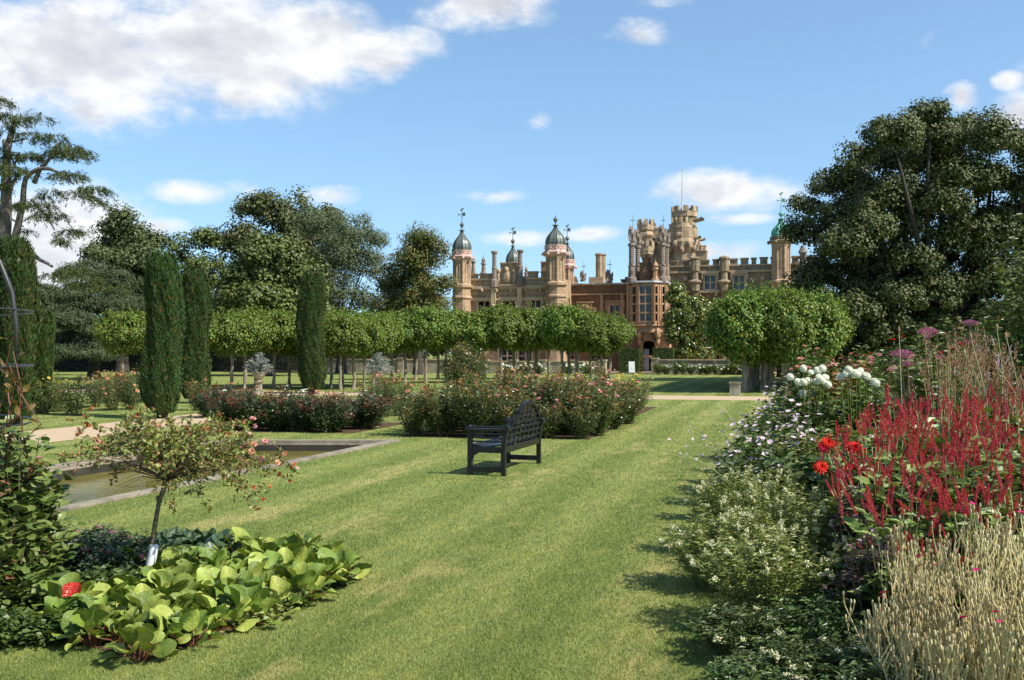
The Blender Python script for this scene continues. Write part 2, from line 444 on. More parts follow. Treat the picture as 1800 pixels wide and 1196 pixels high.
M['f_rust'] = flower_mat('rust_petals', (.40,.09,.03), (.62,.20,.08), .6, .2)
M['f_cream'] = flower_mat('creamy_florets', (.46,.46,.24), (.70,.68,.46), .7, .2)
M['bark'] = bark('tree_bark', (.018,.015,.011), (.055,.045,.034))
M['barkpale'] = bark('lime_bark', (.09,.072,.05), (.30,.245,.18))
M['barkcedar'] = bark('cedar_bark', (.06,.05,.045), (.19,.16,.14))
M['iron'] = plain('dark_iron', (.035,.033,.036), .45, .5, .4, 15, .1)
M['benchp'] = plain('black_bench_paint', (.012,.011,.011), .36, .45, .4, 25, .12, .004)
M['lead'] = plain('leaded_dome', (.13,.16,.13), .42, .45, .45, 3.0, .2, .02)
M['leadrib'] = plain('lead_ribs', (.045,.055,.05), .5, .4, .3, 3)
M['copper'] = plain('green_copper', (.14,.40,.30), .6, .3, .35, 3.0, .2)
M['leadflat'] = plain('lead_flashing', (.52,.54,.56), .5, .4, .3, 2.0)
M['stoneY'] = stone_mat('yellow_stone', (.56,.405,.265), (.44,.315,.205), (.25,.18,.12))
M['stoneR'] = stone_mat('red_brown_stone', (.33,.19,.11), (.25,.145,.085), (.13,.085,.058))
M['stoneG'] = stone_mat('grey_stone', (.40,.32,.21), (.31,.25,.165), (.17,.145,.105))
M['stoneP'] = stone_mat('pink_cornice', (.72,.50,.42), (.62,.42,.35), (.42,.28,.23), joints=False)
M['stoneT'] = stone_mat('tower_stone', (.54,.42,.28), (.42,.325,.215), (.24,.18,.115))
M['stoneC'] = stone_mat('column_stone', (.34,.28,.22), (.26,.21,.17), (.13,.11,.09), joints=False)
M['trim'] = stone_mat('trim_stone', (.66,.50,.33), (.55,.41,.26), (.34,.25,.16), joints=False)
M['trimR'] = stone_mat('red_trim', (.56,.36,.21), (.45,.28,.165), (.28,.17,.10), joints=False)
M['wallst'] = stone_mat('garden_wall_stone', (.52,.45,.34), (.42,.36,.27), (.25,.21,.16))
M['coping'] = stone_mat('pool_coping', (.38,.34,.27), (.30,.27,.21), (.16,.15,.11), course=.45)
M['poolwall'] = plain('pool_wall', (.045,.04,.03), .6, .3, .5, 3)
M['white'] = plain('white_plastic', (.75,.75,.74), .5, .4, .15, 8, .1)
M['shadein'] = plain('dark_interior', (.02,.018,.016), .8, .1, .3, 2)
M['gravel'] = plain('gravel', (.50,.38,.25), .95, .1, .35, 38, .6, .01)
M['soil'] = plain('soil', (.115,.075,.045), .95, .1, .55, 14, .9, .03)
def glass():
    m, t, p, out, tc = mat_base('window_glass')
    p.inputs['Base Color'].default_value = (.015, .018, .022, 1); p.inputs['Roughness'].default_value = 0.08
    p.inputs['Specular IOR Level'].default_value = 0.6
    t.set(p.inputs['Normal'], t.bump(t.noise(tc.outputs['Object'], 2.5, 2), 0.25, 0.05))
    return m
M['glass'] = glass()
def water():
    m, t, p, out, tc = mat_base('pool_water')
    n = t.noise(tc.outputs['Object'], 1.1, 4, 0.6)
    t.set(p.inputs['Base Color'], t.ramp(n, [(0.3, (.10, .09, .014)), (0.7, (.20, .17, .032))]))
    p.inputs['Roughness'].default_value = 0.03; p.inputs['IOR'].default_value = 1.33
    p.inputs['Specular IOR Level'].default_value = 0.55
    mp = t.new('ShaderNodeMapping', i_Vector=tc.outputs['Object']); mp.inputs['Scale'].default_value = (3, 9, 1)
    t.set(p.inputs['Normal'], t.bump(t.noise(mp.outputs[0], 1.2, 4, 0.55), 0.10, 0.05))
    return m
M['water'] = water()
def lawn_mat(name, blades):
    m, t, p, out, tc = mat_base(name)
    v = tc.outputs['Object']
    mp = t.new('ShaderNodeMapping', i_Vector=v); mp.inputs['Rotation'].default_value = (0, 0, AX)
    sp = t.new('ShaderNodeSeparateXYZ', i_0=mp.outputs[0])
    wob = t.math('MULTIPLY', t.noise(v, 0.5, 2), 0.35)
    wv = t.math('SINE', t.math('MULTIPLY', t.math('ADD', sp.outputs[0], wob), 2 * math.pi / 1.15))
    stripe = t.smooth(wv, -0.7, 0.7)
    mp2 = t.new('ShaderNodeMapping', i_Vector=mp.outputs[0]); mp2.inputs['Scale'].default_value = (1.9, 0.55, 1)
    big = t.noise(mp2.outputs[0], 0.8, 5, 0.62)
    med = t.noise(mp2.outputs[0], 4.0, 4, 0.65)
    fine = t.noise(v, 60.0, 3, 0.7)
    g = t.mix(stripe, (.134, .180, .048), (.184, .221, .066))
    g = t.mix(t.smooth(med, 0.35, 0.7), g, t.mix(1.0, g, (1.35, 1.22, 1.15), 'MULTIPLY'))
    straw = t.smooth(t.math('ADD', t.math('MULTIPLY', big, 0.75), t.math('MULTIPLY', med, 0.25)), 0.505, 0.68)
    g = t.mix(t.math('MULTIPLY', straw, 0.62), g, (.40, .34, .15))
    if blades:
        gr = t.new('ShaderNodeNewGeometry').outputs['Random Per Island']
        g = t.mix(1.0, g, t.ramp(gr, [(0, (.72, .80, .62)), (0.6, (1.05, 1.08, .95)), (0.9, (1.35, 1.25, 1.2)), (1, (1.9, 1.55, 1.6))]), 'MULTIPLY')
        tr = t.new('ShaderNodeBsdfTranslucent', i_Color=g)
        mx = t.new('ShaderNodeMixShader'); mx.inputs[0].default_value = .22
        t.l.new(p.outputs[0], mx.inputs[1]); t.l.new(tr.outputs[0], mx.inputs[2]); t.l.new(mx.outputs[0], out.inputs[0])
        p.inputs['Roughness'].default_value = 0.5; p.inputs['Specular IOR Level'].default_value = 0.25
    else:
        g = t.mix(1.0, g, t.ramp(fine, [(0.3, (.72, .74, .7)), (0.7, (1.15, 1.12, 1.1))]), 'MULTIPLY')
        p.inputs['Roughness'].default_value = 0.9; p.inputs['Specular IOR Level'].default_value = 0.1
        t.set(p.inputs['Normal'], t.bump(fine, 0.8, 0.02))
    t.set(p.inputs['Base Color'], g)
    return m
M['lawn'] = lawn_mat('lawn_turf', False)
M['blades'] = lawn_mat('grass_blades', True)
# ================================================================== GROUND
POOL = [gp(704, 776), gp(120, 899), gp(-60, 869), gp(395, 776)]      # outer edge of the coping: far right, near right, near left, far left
POOL = [np.array(p) for p in POOL]
# straighten into a parallelogram
POOL[2] = POOL[1] + (POOL[3] - POOL[0])
def inpoly(x, y, poly):
    x = np.asarray(x); y = np.asarray(y); c = np.zeros(x.shape, bool); j = len(poly) - 1
    for i in range(len(poly)):
        xi, yi = poly[i]; xj, yj = poly[j]
        m = ((yi > y) != (yj > y)) & (x < (xj - xi) * (y - yi) / (yj - yi + 1e-12) + xi)
        c ^= m; j = i
    return c
g = Geo(); B = 900
O = [(B, B), (B, -B), (-B, -B), (-B, B)]
cen = sum(POOL) / 4
def shrink(poly, d):
    out = []
    c = sum(np.array(p) for p in poly) / len(poly); n = len(poly)
    for i in range(n):
        p, a, b = np.array(poly[i]), np.array(poly[i-1]), np.array(poly[(i+1) % n])
        u = (a - p) / np.linalg.norm(a - p); v = (b - p) / np.linalg.norm(b - p)
        s = abs(u[0]*v[1] - u[1]*v[0])
        out.append(p + (u + v) * d / s)
    return out
v = [(x, y, 0) for x, y in O] + [(p[0], p[1], 0) for p in POOL]
g.add(v, q=[(0, 4, 5, 1), (1, 5, 6, 2), (2, 6, 7, 3), (3, 7, 4, 0)])
lawn = obj('lawn', g.mesh('lawn', M['lawn']), kind='structure')

pool = empty('garden_pool', 'long rectangular sunken garden pool with flat stone coping beside the lawn', 'pool', (cen[0], cen[1], 0))
loc = [p - cen for p in POOL]; inn = shrink(loc, 0.18); wal = shrink(loc, 0.21)
def ringgeo(a, b, za, zb):
    v = [(p[0], p[1], za) for p in a] + [(p[0], p[1], zb) for p in b]
    return v, [(i, (i+1) % 4, 4 + (i+1) % 4, 4 + i) for i in range(4)]
g = Geo()
for a, b, za, zb in ((loc, inn, .035, .035), (inn, inn, .035, -.05), (loc, loc, .035, -.03), (inn, wal, -.05, -.05)):
    v, q = ringgeo(a, b, za, zb); g.add(v, q=q)
part('coping', g, M['coping'], pool)
g = Geo(); v, q = ringgeo(wal, wal, -.05, -.9); g.add(v, q=q); g.add([(p[0], p[1], -.88) for p in wal], q=[(0, 1, 2, 3)])
part('pool_wall', g, M['poolwall'], pool)
g = Geo(); w2 = shrink(loc, 0.205); g.add([(p[0], p[1], -.17) for p in w2], q=[(0, 3, 2, 1)])
wt = obj('water', g.mesh('water', M['water']), kind='structure'); wt.location = (cen[0], cen[1], 0)
if wt.data.polygons[0].normal.z < 0: wt.data.flip_normals()

def sheet(name, poly, mat, z=0.004, **kw):
    me = bpy.data.meshes.new(name); me.from_pydata([(p[0], p[1], z) for p in poly], [], [list(range(len(poly)))]); me.update()
    if me.polygons[0].normal.z < 0: me.flip_normals()
    me.materials.append(mat)
    return obj(name, me, **kw)
def axis_pt(a, u, v):   # from point a: u to the right across the axis, v along it
    return (a[0] + E2[0]*u + D2[0]*v, a[1] + E2[1]*u + D2[1]*v)
# crossing path at about 40 m
p0 = gp(1200, 703)
PATHS = []
PATHS.append([axis_pt(p0, -60, 0), axis_pt(p0, 40, 0), axis_pt(p0, 40, 3.4), axis_pt(p0, -60, 3.4)])
pc = gp(70, 768)
PATHS.append([axis_pt(pc, -1.2, -6), axis_pt(pc, 1.2, -6), axis_pt(pc, 1.2, 17), axis_pt(pc, -1.2, 17)])
sheet('gravel_path', PATHS[0], M['gravel'], kind='structure')
sheet('gravel_path', PATHS[1], M['gravel'], 0.008, kind='structure')
pt = (11.0, 84.0)
terr = [axis_pt(pt, -50, -3), axis_pt(pt, 40, -3), axis_pt(pt, 40, 14), axis_pt(pt, -50, 14)]
sheet('terrace', terr, M['gravel'], 0.05, kind='structure')

# beds (soil)
BEDS = {}
def bed(key, poly):
    BEDS[key] = [tuple(p) for p in poly]
    sheet('flower_bed_soil', poly, M['soil'], 0.006, kind='structure')
BERG = [gp(70, 1112), gp(255, 1166), gp(430, 1104), gp(550, 1056), gp(640, 1008), gp(610, 985), gp(330, 950), gp(130, 962), gp(-150, 990), gp(-250, 1120)]
bed('bergenia', BERG)
pb = gp(700, 768); bed('rose_b', [pb, axis_pt(pb, 3.9, 0.35), axis_pt(pb, 3.9, 6.6), axis_pt(pb, 0, 6.4)])
pb2 = axis_pt(pb, 0.7, 7.6); bed('rose_c', [pb2, axis_pt(pb2, 3.0, 0), axis_pt(pb2, 3.0, 5.2), axis_pt(pb2, 0, 5.2)])
pa = gp(362, 758); bed('rose_a', [pa, axis_pt(pa, 3.4, 0.2), axis_pt(pa, 3.4, 3.6), axis_pt(pa, 0.3, 3.6)])
edge = [(0.75, 4.3), (1.12, 5.7), (1.75, 8.4), (2.35, 10.8), (3.05, 13.4), (4.5, 19), (7.2, 29), (9.2, 36.6)]
bed('border', edge + [(22, 36), (16, 14), (9, 4.3)])

# mown grass blades near the camera
def in_any(x, y):
    m = inpoly(x, y, [tuple(p) for p in shrink([np.array(q) for q in POOL], -0.02)])
    for k in BEDS: m |= inpoly(x, y, BEDS[k])
    for p in PATHS: m |= inpoly(x, y, p)
    return m
NB = 520000
py = rng.uniform(668, 1330, NB); px = rng.uniform(-120, 1480, NB)
yy = F * H / (py - YH); xx = (px - 900) * yy / F
ok = ~in_any(xx, yy) & (yy < 60)
xx = xx[ok]; yy = yy[ok]; n = len(xx)
lod = np.clip(yy / 1041 * 0.75, 0.0028, 0.03)
hh = rng.uniform(.007, .018, n) * (1 + 0.02 * yy)
ang = rng.uniform(0, 2*np.pi, n); lean = rng.uniform(0.1, 1.0, n) * hh
la = rng.uniform(0, 2*np.pi, n)
P = np.stack([xx, yy, np.zeros(n)], 1)
sd = np.stack([np.cos(ang), np.sin(ang), np.zeros(n)], 1) * lod[:, None] * .5
tip = P + np.stack([np.cos(la) * lean, np.sin(la) * lean, hh], 1)
V = np.stack([P - sd, P + sd, tip], 1).reshape(-1, 3)
g = Geo(); g.add(V, t=np.arange(3 * n).reshape(n, 3))
obj('grass', g.mesh('grass', M['blades']), kind='stuff', label='short mown striped grass covering the garden lawn', category='grass')

# ================================================================== CASTLE
OX, OY = 11.56, 90.0
EX, EY = E2; DX, DY = D2
def CX(px, q):
    t = (px - 900) / F
    return (t * (OY + DY*q) - OX - DX*q) / (EX - t*EY)
def CZ(px, py, q):
    s = CX(px, q); Y = OY + EY*s + DY*q
    return H + (YH - py) * Y / F
castle = empty('gothic_castle', 'long stone gothic mansion with turrets, lead domes and battlements behind the gardens', 'castle', (OX, OY, 0), -AX)
Z0 = 0.0
def walls(g, x0, x1, z0, z1, y, ops, dep=0.35):
    """front panel in plane y with real openings (x0,x1,z0,z1)"""
    xs = sorted({x0, x1, *[o[0] for o in ops], *[o[1] for o in ops]}); zs = sorted({z0, z1, *[o[2] for o in ops], *[o[3] for o in ops]})
    for a, b in zip(xs, xs[1:]):
        for c, d in zip(zs, zs[1:]):
            mx, mz = (a + b) / 2, (c + d) / 2
            if any(o[0] < mx < o[1] and o[2] < mz < o[3] for o in ops): continue
            g.add([(a, y, c), (b, y, c), (b, y, d), (a, y, d)], q=[(0, 1, 2, 3)])
    for a, b, c, d in ops:
        v = [(a, y, c), (b, y, c), (b, y, d), (a, y, d), (a, y+dep, c), (b, y+dep, c), (b, y+dep, d), (a, y+dep, d)]
        g.add(v, q=[(0, 4, 5, 1), (1, 5, 6, 2), (2, 6, 7, 3), (3, 7, 4, 0)])
def body(g, x0, x1, z0, z1, y, deep, dep=0.36):
    g.add([(x0,y,z0),(x1,y,z0),(x1,y,z1),(x0,y,z1),(x0,y+deep,z0),(x1,y+deep,z0),(x1,y+deep,z1),(x0,y+deep,z1)],
          q=[(1,5,6,2),(5,4,7,6),(4,0,3,7),(3,2,6,7)])
    g.add([(x0,y+dep,z0),(x1,y+dep,z0),(x1,y+dep,z1),(x0,y+dep,z1)], q=[(0,1,2,3)])
def window(op, y, nx, nz, mt='trim', label=None, hood=True, fr=.14):
    a, b, c, d = op
    g = Geo()
    g.box(a-fr, a+.02, y-.10, y+.02, c-fr, d+fr); g.box(b-.02, b+fr, y-.10, y+.02, c-fr, d+fr)
    g.box(a+.021, b-.021, y-.10, y+.02, d-.02, d+fr); g.box(a+.021, b-.021, y-.13, y+.02, c-fr, c+.02)
    for i in range(1, nx):
        x = a + (b-a)*i/nx; g.box(x-.055, x+.055, y+.05, y+.24, c, d)
    for k in range(1, nz):
        z = c + (d-c)*k/nz; g.box(a, b, y+.07, y+.22, z-.05, z+.05)
    if hood:
        g.box(a-fr-.12, b+fr+.12, y-.2, y+.01, d+fr+.003, d+fr+.13)
        g.box(a-fr-.12, a-fr-.003, y-.18, y+.01, d-.35, d+fr); g.box(b+fr+.003, b+fr+.12, y-.18, y+.01, d-.35, d+fr)
    wo = part('window', g, M[mt], castle)
    p = Geo(); p.add([(a, y+.26, c), (b, y+.26, c), (b, y+.26, d), (a, y+.26, d)], q=[(0, 1, 2, 3)])
    part('pane', p, M['glass'], wo)
    # leading in the panes
    L = Geo()
    m = max(2, int((d-c)/.42))
    for k in range(1, m): z = c+(d-c)*k/m; L.box(a, b, y+.235, y+.255, z-.012, z+.012)
    m = max(2, int((b-a)/.42))
    for k in range(1, m): x = a+(b-a)*k/m; L.box(x-.012, x+.012, y+.233, y+.257, c, d)
    part('glazing_bar', L, M['iron'], wo)
def octo_tower(px, q, r, py_top, py_dome, py_ball, py_vane, base_z, corn=True, mt='stoneY', dome='lead', flutes=True, name='tower', bandz=None, lr=None, cornm='stoneP'):
    cx = CX(px, q); zt_ = CZ(px, py_top, q); zd = CZ(px, py_dome, q); zb = CZ(px, py_ball, q); zv = CZ(px, py_vane, q)
    g = Geo(); R = math.pi/8
    prof = [(r*1.06, base_z), (r*1.06, zt_ - 3.1)] if lr is None else [(r*lr, base_z), (r*lr, zt_ - 3.1)]
    prof += [(r*1.16, zt_-3.0), (r*1.16, zt_-2.85), (r*.96, zt_-2.7), (r*.93, zt_-.35), (r*1.02, zt_-.2)]
    if bandz: 
        prof = [(r*1.06, base_z), (r*1.06, bandz[0]), (r*1.2, bandz[0]+.08), (r*1.2, bandz[0]+.2), (r*1.05, bandz[0]+.3), (r*1.05, bandz[1]-.1), (r*1.28, bandz[1]), (r*1.28, bandz[1]+.18), (r*.98, bandz[1]+.35), (r*.93, zt_-.3), (r*1.02, zt_-.1)]
    g.lathe(cx, q, prof, 8, R)
    if flutes:                                        # slender shafts on the corners, with recessed faces between
        z0 = (bandz[1]+.4) if bandz else zt_-2.6
        for i in range(8):
            a = R + i*math.pi/4
            g.lathe(cx + r*.94*math.cos(a), q + r*.94*math.sin(a), [(.10, z0), (.075, z0+.2), (.075, zt_-.3), (.12, zt_-.1)], 6)
            a2 = a + math.pi/8
            for dz in (0,):
                mx, my = cx + r*.86*math.cos(a2), q + r*.86*math.sin(a2)
                tx, ty = -math.sin(a2)*.035, math.cos(a2)*.035
                g.box(mx-.045, mx+.045, my-.045, my+.045, z0+.1, zt_-.35)
    tw = part(name, g, M[mt], castle)
    c = Geo()
    h = zd - zt_
    c.lathe(cx, q, [(r*1.0, zt_-.1), (r*1.32, zt_+h*.22), (r*1.36, zt_+h*.34), (r*1.22, zt_+h*.40), (r*1.14, zt_+h*.5), (r*1.14, zt_+h*.8), (r*1.2, zt_+h*.9), (r*1.2, zd), (r*1.0, zd+.02)], 8, R)
    for i in range(8):                                # carved beasts and pierced parapet blocks
        a = R + i*math.pi/4
        c.ell((cx + r*1.38*math.cos(a), q + r*1.38*math.sin(a), zt_+h*.12), (.13, .13, .12), 6, 4)
        for k in range(3):
            a2 = a + math.pi/4*(k+.5)/3; rr = r*1.13*math.cos(math.pi/8)/math.cos((k-1)*math.pi/12)
            c.ell((cx + rr*math.cos(a2), q + rr*math.sin(a2), zt_+h*(.62 if k % 2 else .74)), (.10, .10, .07), 6, 3)
    part('cornice', c, M[cornm], tw)
    d = Geo(); rd = r*1.02; hd = (zb - zd)
    prof = [(rd, zd), (rd*1.02, zd+hd*.14), (rd*.95, zd+hd*.26), (rd*.78, zd+hd*.38), (rd*.52, zd+hd*.50), (rd*.30, zd+hd*.60), (rd*.17, zd+hd*.69), (rd*.12, zd+hd*.76), (rd*.34, zd+hd*.775), (rd*.34, zd+hd*.80), (rd*.10, zd+hd*.83)]
    d.lathe(cx, q, prof, 8, R)
    dm = part('dome', d, M[dome], tw)
    rb = Geo()
    for i in range(8):
        a = R + i*math.pi/4
        rb.tube([(cx + rr*1.01*math.cos(a), q + rr*1.01*math.sin(a), z) for rr, z in prof[:8]], .032, 4)
        a += math.pi/8
        rb.tube([(cx + rr*.935*math.cos(a), q + rr*.935*math.sin(a), z) for rr, z in prof[:7]], .022, 4)
    part('dome_rib', rb, M['leadrib' if dome == 'lead' else 'copper'], dm)
    f = Geo()
    f.lathe(cx, q, [(.07, zb-hd*.18), (.05, zb-.2), (.10, zb-.17), (.18, zb-.05), (.20, zb+.05), (.12, zb+.18), (.04, zb+.24), (.03, zb+.4)], 8)
    if zv > zb + .6:
        f.tube([(cx, q, zb+.3), (cx, q, zv-.25)], .028, 5)
        f.lathe(cx, q, [(.02, zb+.62), (.07, zb+.68), (.02, zb+.76)], 6)
        zz = zb + (zv-zb)*.62
        f.box(cx-.30, cx+.22, q-.015, q+.015, zz-.02, zz+.02); f.box(cx+.06, cx+.30, q-.02, q+.02, zz-.14, zz+.17); f.box(cx-.34, cx-.24, q-.018, q+.018, zz-.07, zz+.07)
        f.ell((cx-.04, q, zv-.16), (.12, .04, .09), 6, 4); f.ell((cx+.10, q, zv-.05), (.09, .03, .07), 6, 4)
    part('finial', f, M['lead' if dome == 'lead' else 'copper'], tw)
    return tw
def merlons(name, px0, px1, y, pyc, pytop, mt, mer, thick=.45, dent=True):
    """parapet: solid course up to pyc (crenel) and merlons (a,b,pytop)"""
    for a, b, pt_ in mer:
        g = Geo()
        xa, xb = CX(a, y), CX(b, y); zc = CZ((a+b)/2, pyc, y); zt2 = CZ((a+b)/2, pt_, y)
        g.box(xa, xb, y, y+thick, zc-.02, zt2-.14)
        g.box(xa-.06, xb+.06, y-.06, y+thick+.06, zt2-.138, zt2)
        part(name, g, M[mt], castle)
# ---- left wing (yellow stone)
q = -4.0
X0, X1 = CX(806, q), CX(985, q); zp = CZ(900, 490, q); zc1 = CZ(900, 505, q); zc2 = CZ(900, 526, q)
ops = []
for a, b, t_, b_ in ((841, 861, 529, 549), (884, 906, 528, 551), (931, 951, 528, 551)):
    ops.append((CX(a, q), CX(b, q), CZ(a, b_+6, q), CZ(a, t_, q)))
gops = []
for a, b in ((820, 850), (878, 905), (912, 935)):
    gops.append((CX(a, q), CX(b, q), 0.5, CZ(a, 590, q)))
g = Geo(); walls(g, X0, X1, Z0, zp, q, ops + gops); body(g, X0, X1, Z0, zp, q, 14)
part('left_wing_wall', g, M['stoneY'], castle)
for o in ops: window(o, q, 2, 2)
for o in gops: window(o, q, 2, 3, hood=False)
g = Geo()
for zz, hh_ in ((zc1, .22), (zc2, .18), (zc2 - 3.4, .16)): g.box(X0, X1, q-.22, q-.002, zz-hh_/2, zz+hh_/2); g.box(X0, X1, q-.12, q-.003, zz-hh_, zz-hh_/2-.002)
g.box(X0, X1, q-.10, q-.003, zp-.10, zp+.06)
for i in range(14):                                        # quatrefoil frieze between the strings
    x = X0 + (X1-X0)*(i+.5)/14
    for dx, dz in ((.14,0),(-.14,0),(0,.14),(0,-.14)): g.ell((x+dx, q, (zc1+zc2)/2+dz), (.11, .10, .11), 6, 4)
for i in range(7):
    x = X0 + (X1-X0)*(i+.7)/7; g.ell((x, q-.22, zc1-.28), (.13, .2, .18), 6, 4); g.ell((x, q-.34, zc1-.2), (.09, .12, .1), 6, 4)
part('string_course', g, M['trim'], castle)
merlons('merlon', 826, 985, q, 490, 482, 'stoneY', [(825,838,482),(843,866,481),(920,926,486),(928,944,477),(951,963,477)])
g = Geo()                                                  # stepped gable with a coat of arms
for a, b, t_ in ((874.5,880,474),(880.1,909,462),(909.1,913,470)):
    xa, xb = CX(a, q), CX(b, q); g.box(xa, xb, q-.12, q+.4, zc1+.12, CZ(890, t_, q)-.14); g.box(xa-.03, xb+.03, q-.2, q+.45, CZ(890, t_, q)-.138, CZ(890, t_, q))
gb = part('stepped_gable', g, M['stoneY'], castle)
g = Geo(); cx, cz = CX(891, q), CZ(891, 487, q)
g.ell((cx, q-.15, cz), (.42, .18, .55), 10, 8); g.ell((cx, q-.2, cz+.62), (.22, .2, .26), 8, 6)
for s in (-1, 1):
    g.ell((cx+s*.72, q-.16, cz-.1), (.2, .16, .5), 8, 6); g.ell((cx+s*.66, q-.2, cz+.5), (.15, .15, .18), 8, 6); g.ell((cx+s*.95, q-.14, cz+.35), (.1, .12, .3), 6, 4)
g.box(cx-1.1, cx+1.1, q-.3, q-.125, cz-.78, cz-.64)
part('coat_of_arms', g, M['trim'], gb)
def pinnacle(px, q, pyt, pyb, r=.15, mt='stoneC', ball=True, parent=None):
    cx = CX(px, q); za, zb = CZ(px, pyb, q), CZ(px, pyt, q); g = Geo(); h = zb - za
    g.lathe(cx, q, [(r*1.9, za), (r*1.9, za+h*.18), (r*1.25, za+h*.22), (r*1.1, za+h*.5), (r*1.3, za+h*.52), (r*1.0, za+h*.56), (r*.95, zb-.3), (r*1.5, zb-.2), (r*1.5, zb-.05), (r*.5, zb)], 8, math.pi/8)
    if ball: g.lathe(cx, q, [(r*.3, zb-.05), (r*1.3, zb+.12), (r*.9, zb+.3), (r*.2, zb+.45), (.01, zb+.7)], 8)
    return part('pinnacle', g, M[mt], parent or castle)
pinnacle(869, q-.25, 441, 505, .19, ball=False); pinnacle(914.5, q-.25, 439, 502, .19, ball=False)
pinnacle(850, q+3, 461, 484, .16); pinnacle(832, q+2, 458, 485, .15, ball=False); pinnacle(925, q+3, 478, 489, .13)
for px in (869, 914.5):
    g = Geo(); x = CX(px, q); g.box(x-.2, x+.2, q-.35, q-.221, zc2-.5, zc1); g.ell((x, q-.35, zc2-.7), (.2, .2, .3), 8, 5)
    part('corbel', g, M['trim'], castle)
g = Geo(); qq = q+6; g.box(CX(951,qq), CX(960.5,qq), qq, qq+1, 6, CZ(955,463,qq)); g.box(CX(950.3,qq), CX(961.3,qq), qq-.1, qq+1.1, CZ(955,463,qq)+.002, CZ(955,460,qq))
part('chimney', g, M['stoneR'], castle)
octo_tower(812, q-.35, .76, 457, 441, 396, 366, 0, bandz=(zc2, zc1))
octo_tower(976.5, q-.55, .80, 450, 432, 387, 384, 0, bandz=(zc2-.0, zc1+.05))
octo_tower(901.5, q+7, .60, 474, 462, 425, 400, 6)
octo_tower(997, q+8, .62, 472, 457, 420, 395, 4)
# ---- recessed middle range (red-brown)
q = 0.6
X0, X1 = CX(985, q), CX(1106, q); zp = CZ(1050, 500, q)
ops = [(CX(1073, q), CX(1090, q), CZ(1080, 562, q), CZ(1080, 537, q)), (CX(1022, q), CX(1040, q), CZ(1030, 575, q), CZ(1030, 550, q))]
gops = [(CX(a, q), CX(b, q), .6, CZ(a, 592, q)) for a, b in ((1000, 1018), (1040, 1058))]
g = Geo(); walls(g, X0, X1, Z0, zp, q, ops + gops); body(g, X0, X1, Z0, zp, q, 12)
part('middle_wall', g, M['stoneR'], castle)
for o in ops: window(o, q, 2, 2, 'trimR', fr=.3)
for o in gops: window(o, q, 2, 3, 'trimR', hood=False)
g = Geo()
g.box(X0, X1, q-.2, q-.002, zp-.95, zp-.82); g.box(X0, X1, q-.12, q-.003, zp-.12, zp-.002); g.box(X0, X1, q-.1, q-.003, zp-4.9, zp-4.75)
for a in (1000, 1058, 1094):
    x = CX(a, q); g.box(x-.14, x+.14, q-.16, q-.005, .3, zp-.96)
part('string_course', g, M['trimR'], castle)
g = Geo(); g.box(X0, X1, q-.22, q+.5, zp+.002, zp+.09)
part('lead_parapet_cap', g, M['leadflat'], castle)
g = Geo(); x, z = CX(1029, q), CZ(1029, 538, q)
g.box(x-.6, x+.6, q-.14, q-.006, z-.5, z+.25); g.box(x-.75, x+.75, q-.26, q-.006, z+.252, z+.38); g.ell((x, q-.15, z-.1), (.4, .16, .3), 8, 5)
part('cartouche', g, M['trimR'], castle)
merlons('merlon', 985, 1110, q, 498, 490, 'stoneR', [(1092,1099,491)], .5)
g = Geo()
for a, b, t_ in ((1098.5,1104,487),(1104.1,1110,480)): g.box(CX(a,q), CX(b,q), q, q+.5, zp, CZ(a, t_, q))
part('roof_step', g, M['stoneR'], castle); g = Geo()
for a, b, t_ in ((1000,1012,490),(1004,1010,485)): g.box(CX(a,q+4.5), CX(b,q+4.5), q+4.4, q+5.5+.01*(a > 1002), 6, CZ(a, t_, q+4))
part('roof_step', g, M['stoneR'], castle)
def beast(px, q, pyb, pyt, s=1, vane=None, mt='stoneC', parent=None):
    """seated heraldic beast holding a shield, on its pedestal"""
    x = CX(px, q); zb, zt2 = CZ(px, pyb, q), CZ(px, pyt, q); h = zt2 - zb; g = Geo()
    g.lathe(x, q, [(.26*s, zb), (.26*s, zb+.08), (.16*s, zb+.14)], 8)
    g.ell((x+.05*s, q+.1, zb+h*.28), (.24*s, .30*s, h*.22), 8, 6)
    g.ell((x, q, zb+h*.52), (.20*s, .20*s, h*.26), 8, 6)
    g.ell((x-.06*s, q-.08, zb+h*.84), (.14*s, .2*s, h*.14), 8, 6); g.ell((x-.12*s, q-.26*s, zb+h*.80), (.08*s, .13*s, h*.06), 6, 4)
    for k in (-1, 1):
        g.tube([(x+k*.13*s, q-.05, zb+h*.62), (x+k*.18*s, q-.22*s, zb+h*.42), (x+k*.10*s, q-.26*s, zb+h*.14)], [.08*s, .06*s, .05*s], 6)
        g.ell((x+k*.22*s, q+.12, zb+h*.60), (.07*s, .13*s, h*.24), 6, 5); g.ell((x+k*.09*s-.04, q-.04, zb+h*.98), (.035, .04, h*.05), 5, 3)
    g.add([(x-.17*s, q-.33*s, zb+h*.55), (x+.17*s, q-.33*s, zb+h*.55), (x+.15*s, q-.36*s, zb+h*.28), (x, q-.36*s, zb+h*.12), (x-.15*s, q-.36*s, zb+h*.28), (x, q-.30*s, zb+h*.3)], t=[(0,4,5),(4,3,5),(3,2,5),(2,1,5),(1,0,5)])
    if vane: g.tube([(x+.1, q, zt2-h*.3), (x+.1, q, CZ(px, vane, q))], .02, 4); zz = CZ(px, vane, q); g.box(x-.12, x+.25, q-.01, q+.01, zz-.5, zz-.44)
    return part('heraldic_beast', g, M[mt], parent or castle)
beast(1024.5, q-.1, 495, 476, 1.0, 459); beast(1070.5, q-.1, 498, 474, 1.25, 456)
g = Geo(); qq = q+5
